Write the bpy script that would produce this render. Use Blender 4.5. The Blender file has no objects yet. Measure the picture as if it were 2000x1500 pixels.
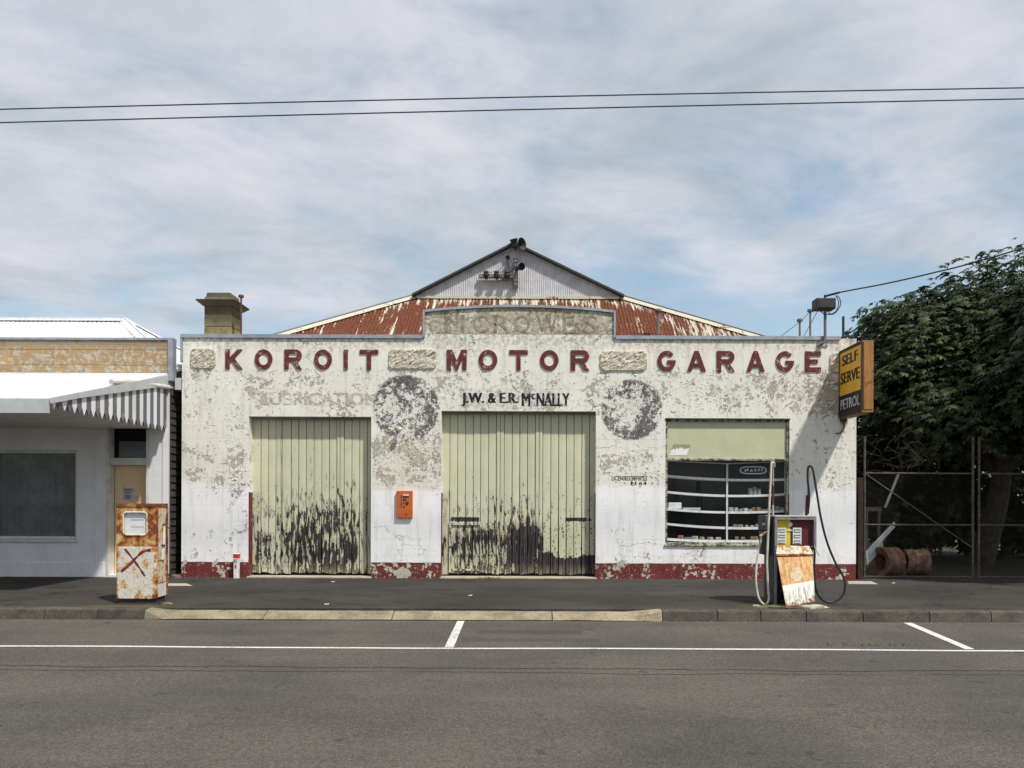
import bpy, bmesh, math, random
import numpy as np
from mathutils import Vector, Matrix
from mathutils.geometry import tessellate_polygon
random.seed(7)
R = math.radians
scene = bpy.context.scene
C = scene.collection

# ------------------------------------------------------------------ camera
F, CX, CY, D0, EYE = 1500.0, 1037.0, 985.0, 1500.0/97.0, 1.495
ROLL = 0.2
cam = bpy.data.cameras.new('camera')
cam.sensor_width = 36.0; cam.lens = 36.0*F/2000.0
cam.shift_x = (1000.0-CX)/2000.0; cam.shift_y = (CY-750.0)/2000.0
cam.clip_start = 0.1; cam.clip_end = 3000.0
camo = bpy.data.objects.new('camera', cam); C.objects.link(camo)
camo.matrix_world = Matrix.Translation((0, -D0, EYE)) @ Matrix.Rotation(R(90), 4, 'X') @ Matrix.Rotation(R(ROLL), 4, 'Z')
scene.camera = camo

# ------------------------------------------------------------------ sun direction (light travels this way)
SUN = Vector((-0.95, 1.0, -2.0)).normalized()
sun = bpy.data.lights.new('sun', 'SUN'); sun.energy = 3.4; sun.angle = R(2.4); sun.color = (1.0, 0.955, 0.885)
suno = bpy.data.objects.new('sun', sun); C.objects.link(suno)
suno.rotation_euler = SUN.to_track_quat('-Z', 'Y').to_euler()

# ------------------------------------------------------------------ world: clear sky behind a thin cloud layer
world = bpy.data.worlds.new('World'); scene.world = world; world.use_nodes = True
wt = world.node_tree; wt.nodes.clear()
def build_world():
    n = wt.nodes; l = wt.links
    out = n.new('ShaderNodeOutputWorld'); bg = n.new('ShaderNodeBackground'); l.new(bg.outputs[0], out.inputs[0])
    sky = n.new('ShaderNodeTexSky'); sky.sky_type = 'NISHITA'; sky.sun_disc = False
    sky.sun_elevation = math.asin(-SUN.z); sky.sun_rotation = math.atan2(-SUN.x, -SUN.y)
    sky.altitude = 100; sky.air_density = 1.0; sky.dust_density = 1.2; sky.ozone_density = 1.0
    sc = n.new('ShaderNodeVectorMath'); sc.operation = 'SCALE'; sc.inputs[3].default_value = 0.135
    tint = n.new('ShaderNodeVectorMath'); tint.operation = 'MULTIPLY'; tint.inputs[1].default_value = (0.98, 1.04, 0.93); l.new(sky.outputs[0], tint.inputs[0]); l.new(tint.outputs[0], sc.inputs[0])
    tc = n.new('ShaderNodeTexCoord'); sp = n.new('ShaderNodeSeparateXYZ'); l.new(tc.outputs['Generated'], sp.inputs[0])
    def math_(op, a, b):
        m = n.new('ShaderNodeMath'); m.operation = op
        for i, v in enumerate((a, b)):
            if isinstance(v, (int, float)): m.inputs[i].default_value = v
            else: l.new(v, m.inputs[i])
        return m.outputs[0]
    zz = math_('ADD', math_('MAXIMUM', sp.outputs[2], 0.0), 0.12)
    u = math_('DIVIDE', sp.outputs[0], zz); v = math_('DIVIDE', sp.outputs[1], zz)
    cb = n.new('ShaderNodeCombineXYZ')
    # streaks run from upper right to lower left
    l.new(math_('ADD', math_('MULTIPLY', u, 0.75), math_('MULTIPLY', v, 0.25)), cb.inputs[0])
    l.new(math_('ADD', math_('MULTIPLY', v, 0.85), math_('MULTIPLY', u, -0.28)), cb.inputs[1]); cb.inputs[2].default_value = 3.7
    def noise(scale, detail, rough, dist):
        t = n.new('ShaderNodeTexNoise'); t.inputs['Scale'].default_value = scale; t.inputs['Detail'].default_value = detail
        t.inputs['Roughness'].default_value = rough; t.inputs['Distortion'].default_value = dist
        l.new(cb.outputs[0], t.inputs['Vector']); return t.outputs[0]
    big = noise(0.75, 3, 0.5, 0.3); fine = noise(2.8, 9, 0.60, 0.35); tone = noise(2.4, 9, 0.60, 0.35)
    cov = math_('ADD', math_('MULTIPLY', big, 0.70), math_('MULTIPLY', fine, 0.80))
    ed = n.new('ShaderNodeMapRange'); ed.interpolation_type = 'SMOOTHSTEP'; l.new(v, ed.inputs[0])      # the deck breaks up towards the far (north) side
    ed.inputs[1].default_value = 1.3; ed.inputs[2].default_value = 2.9; ed.inputs[3].default_value = 0.12; ed.inputs[4].default_value = -0.08
    cov = math_('ADD', cov, ed.outputs[0])
    mr = n.new('ShaderNodeMapRange'); mr.interpolation_type = 'SMOOTHSTEP'
    mr.inputs[1].default_value = 0.54; mr.inputs[2].default_value = 0.88; mr.inputs[3].default_value = 0.24; mr.inputs[4].default_value = 0.97
    l.new(cov, mr.inputs[0])
    ramp = n.new('ShaderNodeMix'); ramp.data_type = 'RGBA'
    ramp.inputs[6].default_value = (0.345, 0.40, 0.45, 1); ramp.inputs[7].default_value = (0.58, 0.585, 0.63, 1)
    m2 = n.new('ShaderNodeMapRange'); m2.inputs[1].default_value = 0.32; m2.inputs[2].default_value = 0.64
    l.new(tone, m2.inputs[0]); l.new(m2.outputs[0], ramp.inputs[0])
    mx = n.new('ShaderNodeMix'); mx.data_type = 'RGBA'
    l.new(mr.outputs[0], mx.inputs[0]); l.new(sc.outputs[0], mx.inputs[6]); l.new(ramp.outputs[2], mx.inputs[7])
    l.new(mx.outputs[2], bg.inputs[0]); bg.inputs[1].default_value = 1.0
build_world()
scene.view_settings.view_transform = 'Standard'; scene.view_settings.look = 'None'
scene.view_settings.gamma = 1.0; scene.view_settings.use_curve_mapping = False
scene.view_settings.exposure = 0.34

# ------------------------------------------------------------------ helpers: picture point -> place
cr, sr = math.cos(R(ROLL)), math.sin(R(ROLL))
def at(px, py, Y):
    dx, dy = px-CX, py-CY
    ux = dx*cr + dy*sr; uy = -dx*sr + dy*cr
    s = F/(Y+D0)
    return Vector((ux/s, Y, EYE-uy/s))
def ax(px, Y=0.0): return (px-CX)*(Y+D0)/F
def az(py, Y=0.0): return EYE-(py-CY)*(Y+D0)/F

def wloc(o):
    v = Vector((0, 0, 0))
    while o is not None:
        v += o.location; o = o.parent
    return v
def link(name, me, mat, parent=None, smooth=False):
    o = bpy.data.objects.new(name, me); C.objects.link(o)
    if mat is not None and len(me.materials) == 0: me.materials.append(mat)
    if parent is not None: o.parent = parent
    if smooth:
        me.polygons.foreach_set('use_smooth', [True]*len(me.polygons))
    return o
def tag(o, label=None, cat=None, group=None, kind=None):
    if label: o['label'] = label
    if cat: o['category'] = cat
    if group: o['group'] = group
    if kind: o['kind'] = kind
    return o
def empty(name, loc, label=None, cat=None, group=None):
    o = bpy.data.objects.new(name, None); C.objects.link(o); o.location = loc; o.empty_display_size = 0.2
    return tag(o, label, cat, group)

class MB:
    def __init__(self): self.v = []; self.f = []
    def add(self, vs, fs):
        b = len(self.v); self.v += [tuple(x) for x in vs]; self.f += [tuple(i+b for i in q) for q in fs]; return self
    def box(self, x0, x1, y0, y1, z0, z1, bev=0.0, xf=None):
        if x0 > x1: x0, x1 = x1, x0
        if y0 > y1: y0, y1 = y1, y0
        if z0 > z1: z0, z1 = z1, z0
        if bev <= 0:
            vs = [(x, y, z) for z in (z0, z1) for y in (y0, y1) for x in (x0, x1)]
            fs = [(0, 2, 3, 1), (4, 5, 7, 6), (0, 1, 5, 4), (2, 6, 7, 3), (0, 4, 6, 2), (1, 3, 7, 5)]
        else:
            bm = bmesh.new(); bmesh.ops.create_cube(bm, size=1)
            for v in bm.verts: v.co = ((x0+x1)/2+v.co.x*(x1-x0), (y0+y1)/2+v.co.y*(y1-y0), (z0+z1)/2+v.co.z*(z1-z0))
            bmesh.ops.bevel(bm, geom=list(bm.edges), offset=bev, segments=2 if bev > 0.012 else 1, affect='EDGES', profile=0.6)
            bm.verts.index_update(); vs = [v.co.copy() for v in bm.verts]; fs = [[v.index for v in q.verts] for q in bm.faces]; bm.free()
        if xf is not None: vs = [xf @ Vector(v) for v in vs]
        return self.add(vs, fs)
    def tube(self, pts, r, n=8, cap=True, r2=None):
        pts = [Vector(p) for p in pts]; m = len(pts); rings = []
        t0 = (pts[1]-pts[0]).normalized(); ref = Vector((0, 0, 1)) if abs(t0.z) < 0.9 else Vector((1, 0, 0))
        nrm = (ref - t0*ref.dot(t0)).normalized()
        vs = []
        for i, p in enumerate(pts):
            t = (pts[min(i+1, m-1)]-pts[max(i-1, 0)]).normalized()
            nrm = (nrm - t*nrm.dot(t)).normalized(); bn = t.cross(nrm)
            rr = r if r2 is None else r+(r2-r)*i/(m-1)
            if isinstance(r, (list, tuple)): rr = r[i]
            for k in range(n):
                a = 2*math.pi*k/n; vs.append(p+nrm*math.cos(a)*rr+bn*math.sin(a)*rr)
        fs = []
        for i in range(m-1):
            for k in range(n):
                a = i*n+k; b = i*n+(k+1) % n; fs.append((a, b, b+n, a+n))
        if cap: fs.append(tuple(range(n-1, -1, -1))); fs.append(tuple((m-1)*n+k for k in range(n)))
        return self.add(vs, fs)
    def lathe(self, prof, origin, axis, n=20):
        axis = Vector(axis).normalized(); ref = Vector((0, 0, 1)) if abs(axis.z) < 0.9 else Vector((1, 0, 0))
        u = axis.cross(ref).normalized(); w = axis.cross(u); o = Vector(origin); vs = []; fs = []
        for (r, h) in prof:
            for k in range(n):
                a = 2*math.pi*k/n; vs.append(o+axis*h+(u*math.cos(a)+w*math.sin(a))*r)
        for i in range(len(prof)-1):
            for k in range(n):
                a = i*n+k; b = i*n+(k+1) % n; fs.append((a, a+n, b+n, b))
        return self.add(vs, fs)
    def prism(self, outer, holes, mapf, d0, d1):
        """2-D outline with holes, extruded; mapf(u, v, d) -> point"""
        loops = [outer]+list(holes); flat = [p for lp in loops for p in lp]; n = len(flat)
        tris = tessellate_polygon([[Vector((p[0], p[1], 0)) for p in lp] for lp in loops])
        vs = [mapf(p[0], p[1], d0) for p in flat]+[mapf(p[0], p[1], d1) for p in flat]
        fs = [tuple(t) for t in tris]+[tuple(i+n for i in reversed(t)) for t in tris]
        b = 0
        for lp in loops:
            m = len(lp)
            for i in range(m):
                a = b+i; c = b+(i+1) % m; fs.append((a, c, c+n, a+n))
            b += m
        return self.add(vs, fs)
    def build(self, name, mat, parent=None, smooth=False, recalc=True, label=None):
        off = wloc(parent); me = bpy.data.meshes.new(name)
        me.from_pydata([tuple(Vector(v)-off) for v in self.v], [], self.f)
        if recalc:
            bm = bmesh.new(); bm.from_mesh(me); bmesh.ops.recalc_face_normals(bm, faces=bm.faces); bm.to_mesh(me); bm.free()
        me.update()
        o = link(name, me, mat, parent)
        if smooth:
            me.polygons.foreach_set('use_smooth', [True]*len(me.polygons))
            me.set_sharp_from_angle(angle=R(35))
        if label: o['label'] = label
        return o
def part(name, mat, parent, *boxes, bev=0.0, label=None):
    m = MB()
    for b in boxes: m.box(*b, bev=bev)
    return m.build(name, mat, parent, smooth=bev > 0, label=label)
def spline(pts, k=8):
    pts = [Vector(p) for p in pts]; out = []; P = [pts[0]*2-pts[1]]+pts+[pts[-1]*2-pts[-2]]
    for i in range(1, len(P)-2):
        a, b, c, d = P[i-1], P[i], P[i+1], P[i+2]
        for j in range(k):
            t = j/k; out.append(0.5*((2*b)+(c-a)*t+(2*a-5*b+4*c-d)*t*t+(3*b-a-3*c+d)*t**3))
    out.append(pts[-1]); return out

# ------------------------------------------------------------------ helpers: node materials
class V:
    def __init__(s, m, k): s.m = m; s.k = k
    def op(s, o, *a, clamp=False):
        nd = s.m.nt.nodes.new('ShaderNodeMath'); nd.operation = o; nd.use_clamp = clamp
        for i, x in enumerate((s,)+a):
            x = x.k if isinstance(x, V) else x
            if isinstance(x, (int, float)): nd.inputs[i].default_value = x
            else: s.m.nt.links.new(x, nd.inputs[i])
        return V(s.m, nd.outputs[0])
    def __add__(s, o): return s.op('ADD', o)
    __radd__ = __add__
    def __sub__(s, o): return s.op('SUBTRACT', o)
    def __rsub__(s, o): return V(s.m, o).op('SUBTRACT', s)
    def __mul__(s, o): return s.op('MULTIPLY', o)
    __rmul__ = __mul__
    def __truediv__(s, o): return s.op('DIVIDE', o)
    def gt(s, o): return s.op('GREATER_THAN', o)
    def lt(s, o): return s.op('LESS_THAN', o)
    def max(s, o): return s.op('MAXIMUM', o)
    def min(s, o): return s.op('MINIMUM', o)
    def abs(s): return s.op('ABSOLUTE')
    def fract(s): return s.op('FRACT')
    def floor(s): return s.op('FLOOR')
    def sq(s): return s.op('MULTIPLY', s)
    def sqrt(s): return s.op('SQRT')
    def ss(s, a, b, lo=0.0, hi=1.0):
        nd = s.m.nt.nodes.new('ShaderNodeMapRange'); nd.interpolation_type = 'SMOOTHSTEP'
        if a > b: a, b, lo, hi = b, a, hi, lo
        nd.inputs[1].default_value = a; nd.inputs[2].default_value = b; nd.inputs[3].default_value = lo; nd.inputs[4].default_value = hi
        s.m.nt.links.new(s.k, nd.inputs[0]); return V(s.m, nd.outputs[0])
    def inv(s): return V(s.m, 1.0).op('SUBTRACT', s)
class Mat:
    def __init__(s, name, rough=0.8, spec=0.3, metal=0.0):
        s.mat = bpy.data.materials.new(name); s.mat.use_nodes = True; s.nt = s.mat.node_tree
        s.b = s.nt.nodes['Principled BSDF']; s.b.inputs['Roughness'].default_value = rough
        s.b.inputs['Specular IOR Level'].default_value = spec; s.b.inputs['Metallic'].default_value = metal
        g = s.nt.nodes.new('ShaderNodeNewGeometry'); sp = s.nt.nodes.new('ShaderNodeSeparateXYZ'); s.nt.links.new(g.outputs['Position'], sp.inputs[0])
        s.x, s.y, s.z = (V(s, sp.outputs[i]) for i in range(3)); s.g = g
        sn = s.nt.nodes.new('ShaderNodeSeparateXYZ'); s.nt.links.new(g.outputs['True Normal'], sn.inputs[0])
        s.nx, s.ny, s.nz = (V(s, sn.outputs[i]) for i in range(3))
    def rnd(s): o = s.nt.nodes.new('ShaderNodeObjectInfo'); return V(s, o.outputs['Random'])
    def vec(s, x, y, z):
        c = s.nt.nodes.new('ShaderNodeCombineXYZ')
        for i, q in enumerate((x, y, z)):
            q = q.k if isinstance(q, V) else q
            if isinstance(q, (int, float)): c.inputs[i].default_value = q
            else: s.nt.links.new(q, c.inputs[i])
        return c.outputs[0]
    def noise(s, vec=None, scale=5.0, detail=4.0, rough=0.55, dist=0.0, off=0.0):
        t = s.nt.nodes.new('ShaderNodeTexNoise'); t.inputs['Scale'].default_value = scale; t.inputs['Detail'].default_value = detail
        t.inputs['Roughness'].default_value = rough; t.inputs['Distortion'].default_value = dist
        if vec is None: vec = s.vec(s.x+off, s.y+off*0.7, s.z-off)
        s.nt.links.new(vec, t.inputs['Vector']); return V(s, t.outputs[0])
    def vor(s, vec=None, scale=5.0, feature='DISTANCE_TO_EDGE'):
        t = s.nt.nodes.new('ShaderNodeTexVoronoi'); t.feature = feature; t.inputs['Scale'].default_value = scale
        if vec is None: vec = s.vec(s.x, s.y, s.z)
        s.nt.links.new(vec, t.inputs['Vector']); return V(s, t.outputs[0])
    def mix(s, fac, a, b):
        nd = s.nt.nodes.new('ShaderNodeMix'); nd.data_type = 'RGBA'
        for i, q in ((0, fac), (6, a), (7, b)):
            q = q.k if isinstance(q, V) else q
            if isinstance(q, (int, float)): nd.inputs[i].default_value = q
            elif isinstance(q, tuple): nd.inputs[i].default_value = (q[0], q[1], q[2], 1)
            else: s.nt.links.new(q, nd.inputs[i])
        return nd.outputs[2]
    def mul(s, col, v):
        nd = s.nt.nodes.new('ShaderNodeMix'); nd.data_type = 'RGBA'; nd.blend_type = 'MULTIPLY'; nd.inputs[0].default_value = 1
        c = s.nt.nodes.new('ShaderNodeCombineColor')
        for i in range(3): s.nt.links.new(v.k, c.inputs[i])
        if isinstance(col, tuple): nd.inputs[6].default_value = (*col[:3], 1)
        else: s.nt.links.new(col, nd.inputs[6])
        s.nt.links.new(c.outputs[0], nd.inputs[7]); return nd.outputs[2]
    def done(s, col, bump=None, dist=0.004, strength=1.0, rough=None):
        if isinstance(col, tuple): s.b.inputs['Base Color'].default_value = (*col[:3], 1)
        else: s.nt.links.new(col, s.b.inputs['Base Color'])
        if bump is not None:
            b = s.nt.nodes.new('ShaderNodeBump'); b.inputs['Distance'].default_value = dist; b.inputs['Strength'].default_value = strength
            s.nt.links.new(bump.k, b.inputs['Height']); s.nt.links.new(b.outputs[0], s.b.inputs['Normal'])
        if rough is not None: s.nt.links.new(rough.k, s.b.inputs['Roughness'])
        return s.mat
def srgb(r, g, b):
    f = lambda c: (c/255/12.92) if c/255 <= 0.04045 else ((c/255+0.055)/1.055)**2.4
    return (f(r), f(g), f(b))
def plain(name, col, rough=0.7, spec=0.3, metal=0.0, var=0.15, scale=6.0, bump=0.0):
    m = Mat(name, rough, spec, metal); n = m.noise(scale=scale, detail=6, rough=0.6); f = m.noise(scale=scale*9, detail=3)
    k = n.ss(0.3, 0.7, 1-var, 1+var)*f.ss(0.25, 0.75, 1-var*0.5, 1+var*0.5)
    return m.done(m.mul(col, k), f if bump else None, bump)

# ---- painted block wall of the garage
TAN, CREAM, WHITE, MAROON = (0.50, 0.445, 0.33), (0.80, 0.78, 0.705), (0.85, 0.85, 0.855), (0.155, 0.030, 0.032)
def rectmask(x, z, x0, x1, z0, z1, soft=0.05):
    return x.ss(x0-soft, x0+soft)*x.ss(x1+soft, x1-soft)*z.ss(z0-soft, z0+soft)*z.ss(z1+soft, z1-soft)
def facade_mat(name, mode=None):
    m = Mat(name, 0.85, 0.2); x, z = m.x, m.z
    p = m.vec(x+m.y, m.y, z)
    warp = m.noise(scale=1.6, detail=5, rough=0.65)
    n1 = m.noise(p, scale=3.6, detail=7, rough=0.64, dist=0.25)
    n2 = m.noise(p, scale=13, detail=6, rough=0.66, dist=0.3)
    n3 = m.noise(p, scale=46, detail=3, rough=0.6)
    low = m.noise(p, scale=0.95, detail=4, rough=0.6)
    # how badly the paint has let go, by region
    lift = z.ss(3.1, 3.4)*z.ss(4.26, 4.16)*0.054-0.030+(low-0.5)*0.30                                            # band under the raised letters
    lift = lift+rectmask(x, z, ax(727), ax(860), az(952), az(850), 0.10)*0.085               # pier between the doors
    lift = lift+rectmask(x, z, ax(1543), ax(1672), 1.85, 3.9, 0.2)*0.045                     # by the sign
    lift = lift+rectmask(x, z, ax(1165), ax(1300), az(950), az(885), 0.08)*0.075
    lift = lift+rectmask(x, z, ax(356), ax(480), az(945), az(870), 0.12)*0.075
    lift = lift+rectmask(x, z, ax(356), ax(480), az(1098), az(1040), 0.1)*0.035
    lift = lift+z.ss(0.335, 0.30)*0.075
    lift = lift-rectmask(x, z, ax(727), ax(860), 0.33, az(962), 0.02)*0.10
    if mode == 'ghost': lift = lift+0.085
    score = n1*0.52+n2*0.42+n3*0.06+lift
    peel = score.ss(0.588, 0.596)
    rim = score.ss(0.572, 0.590)-peel                                                       # curling paint edge
    chips = (n2*0.45+n3*0.55+lift*0.8).ss(0.602, 0.612)
    # paint fields
    edge = (warp-0.5)*0.05+(n2-0.5)*0.04
    pier = x.gt(ax(727))*x.lt(ax(861))
    zw = 1.86-0.10*pier+0.06*x.lt(-5.0)*1.0-0.05*x.gt(5.2)
    soft = (low-0.5)*0.5*pier.inv()
    white = (z+edge*0.6+soft*x.lt(-5.0)+(n1-0.5)*0.30*pier.inv()+(n2-0.5)*0.10*pier.inv()-zw).ss(0.03, -0.03)
    dirt = m.noise(m.vec(x*5.0, m.y, z*0.55), scale=1.3, detail=7, rough=0.65)
    paint = m.mix(white, m.mul(CREAM, warp.ss(0.3, 0.75, 0.93, 1.04)), m.mul(WHITE, warp.ss(0.3, 0.7, 0.95, 1.02)))
    old = m.mix((n2*0.5+n1*0.5).ss(0.47, 0.56), (0.74, 0.715, 0.63), (0.60, 0.555, 0.45))
    paint = m.mix(rectmask(x, z, ax(727), ax(860), az(955), az(850), 0.08), paint, old)
    # weather: lichen and soot running down from the capping
    top = (z+(dirt-0.5)*0.9).ss(4.42, 4.84)*z.lt(4.93)
    paint = m.mix(top*(n2.ss(0.40, 0.62)*0.62), paint, (0.20, 0.185, 0.14))
    grime = rectmask(x, z, ax(400), ax(1640), 3.55, 4.25, 0.25)*n1.ss(0.47, 0.62)*n3.ss(0.4, 0.6)
    paint = m.mix(grime*0.25, paint, (0.30, 0.29, 0.26))
    paint = m.mix(dirt.ss(0.48, 0.70)*0.30, paint, (0.37, 0.345, 0.29))
    paint = m.mix(z.ss(0.9, 0.25)*n2.ss(0.45, 0.6)*0.15, paint, (0.35, 0.30, 0.24))
    mar = (z+(warp-0.5)*0.02+(n2-0.5)*0.018).ss(0.318, 0.312)
    mar = mar.max(m.nx.abs().gt(0.5)*z.lt(1.72))
    paint = m.mix(mar, paint, m.mix((n3*0.6+n1*0.4).ss(0.50, 0.62)*0.35, m.mul(MAROON, n1.ss(0.3, 0.7, 0.8, 1.2)), (0.26, 0.13, 0.115)))
    # bare render on the raised middle of the parapet
    raw = (z+(n2-0.5)*0.03).ss(4.915, 4.925)
    rawc = m.mix((n2*0.6+low*0.4).ss(0.40, 0.58), (0.20, 0.172, 0.118), (0.52, 0.475, 0.375)); rawc = m.mix((n1*0.5+n2*0.5).ss(0.60, 0.64)*0.85, rawc, (0.035, 0.032, 0.032))
    rawc = m.mix(n1.ss(0.55, 0.60), rawc, (0.66, 0.63, 0.55)); rawc = m.mix(n3.ss(0.62, 0.68)*0.7, rawc, (0.09, 0.08, 0.065))
    base = m.mix(n2.ss(0.35, 0.65), TAN, (0.56, 0.52, 0.42)); base = m.mix(low.ss(0.5, 0.7)*0.4, base, (0.33, 0.31, 0.26))
    # two round advertisement grounds, black paint flaking away
    disc = V(m, 0.0); rimk = V(m, 0.0); solid = V(m, 0.0)
    for (px, py, r) in ((792, 798, 0.675), (1233, 799, 0.615)):
        r0 = ((x-ax(px)).sq()+(z-az(py)).sq()).sqrt(); rr = r0+(n2-0.5)*0.16+(n1-0.5)*0.26+(n3-0.5)*0.10
        disc = disc+rr.ss(r+0.012, r-0.012); solid = solid+r0.ss(r+0.06, r-0.10); rimk = rimk+rr.ss(r*0.55, r*0.95)*rr.ss(r+0.012, r-0.012)
    dv = n2*0.44+n1*0.46+(n3-0.5)*0.34+(low-0.5)*0.50+0.068
    ink = disc*dv.ss(0.499, 0.515)
    paint = m.mix(solid*(n2*0.5+n3*0.5).ss(0.44, 0.56)*0.55, paint, (0.46, 0.455, 0.44))
    grey = rectmask(x+(n1-0.5)*0.5, z+(n2-0.5)*0.25, ax(895), ax(1080), az(800), az(762), 0.06)*(n2*0.6+n3*0.4).ss(0.44, 0.60)
    paint = m.mix(grey*0.6, paint, (0.36, 0.35, 0.32))
    col = m.mix(peel.max(chips*0.7)*disc.inv(), paint, base)
    col = m.mix(ink*0.93, col, m.mix((n3*0.6+n1*0.4).ss(0.42, 0.60), (0.034, 0.034, 0.038), (0.17, 0.17, 0.172)))
    if mode == 'navy':
        wear = (n2*0.7+n3*0.3).ss(0.575, 0.60)
        col = m.mix(wear, m.mul((0.018, 0.020, 0.034), n1.ss(0.3, 0.7, 0.7, 1.5)), col)
    # curled rims, cracks, bed joints
    col = m.mix(rim*raw.inv()*disc.inv()*0.8*n3.ss(0.50, 0.58)*low.ss(0.4, 0.6), col, (0.13, 0.115, 0.09))
    spots = (m.noise(p, scale=19, detail=5, rough=0.7, off=3)+(n1-0.5)*0.5).ss(0.675, 0.69)
    col = m.mix(spots*0.65*raw.inv(), col, (0.17, 0.15, 0.12))
    wv = m.vec(x+(n2-0.5)*0.5+(warp-0.5)*0.8, m.y, z*1.35+(n1-0.5)*0.5)
    crack = m.vor(wv, 0.95).ss(0.0065, 0.0)*low.ss(0.50, 0.60)
    row = (z-0.12)/0.335; fr = row.fract(); jitter = (n2-0.5)*0.06
    bed = (fr-0.5+jitter*0.3).abs().ss(0.489, 0.4995)
    cl = ((x+row.floor()*0.31)/0.62).fract()
    head = (cl-0.5).abs().ss(0.4945, 0.4995)
    joint = bed.max(head)*low.ss(0.35, 0.6)
    line = crack.max(joint*0.42)*mar.inv()
    col = m.mix(line*0.62*raw.inv(), col, (0.20, 0.18, 0.15))
    col = m.mix(raw, col, rawc) if mode is None else col
    h = (peel.max(chips)*-1.0)+rim*0.9-line*0.6+n3*0.22+n2*0.25+ink*0.3+raw*n2*1.2
    return m.done(col, h, 0.011, 1.0)
M = {}
M['facade'] = facade_mat('garage_wall_paint')
M['ghost'] = facade_mat('ghost_lettering', 'ghost')
M['navy'] = facade_mat('navy_signwriting', 'navy')
def m_letters():
    m = Mat('maroon_letter_paint', 0.75); n = m.noise(scale=9, detail=8, rough=0.65); f = m.noise(scale=40, detail=3)
    w = (n*0.7+f*0.3).ss(0.575, 0.592)
    c = m.mix(w, m.mul((0.112, 0.024, 0.025), n.ss(0.3, 0.6, 0.75, 1.3)), m.mix(f.ss(0.4, 0.6), (0.62, 0.60, 0.53), (0.30, 0.27, 0.22)))
    return m.done(c, w*-1+f*0.3, 0.004)
M['letter'] = m_letters()
def m_ghostraw():
    m = Mat('bare_cement_letter', 0.95); n = m.noise(scale=6, detail=8, rough=0.65); f = m.noise(scale=45, detail=3)
    c = m.mix(n.ss(0.4, 0.6), (0.21, 0.18, 0.125), (0.36, 0.325, 0.245)); c = m.mix(f.ss(0.62, 0.66)*n.ss(0.5, 0.6), c, (0.03, 0.028, 0.026))
    c = m.mix(n.ss(0.62, 0.64), c, (0.03, 0.028, 0.03))
    return m.done(c, n+f*0.4, 0.01)
M['ghostraw'] = m_ghostraw()
def m_rock():
    m = Mat('rock_faced_render', 0.95); n = m.noise(scale=14, detail=6); f = m.noise(scale=60, detail=3)
    c = m.mix(n.ss(0.38, 0.62), (0.44, 0.40, 0.30), (0.66, 0.63, 0.53)); return m.done(c, f+n, 0.004)
M['rock'] = m_rock()
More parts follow.
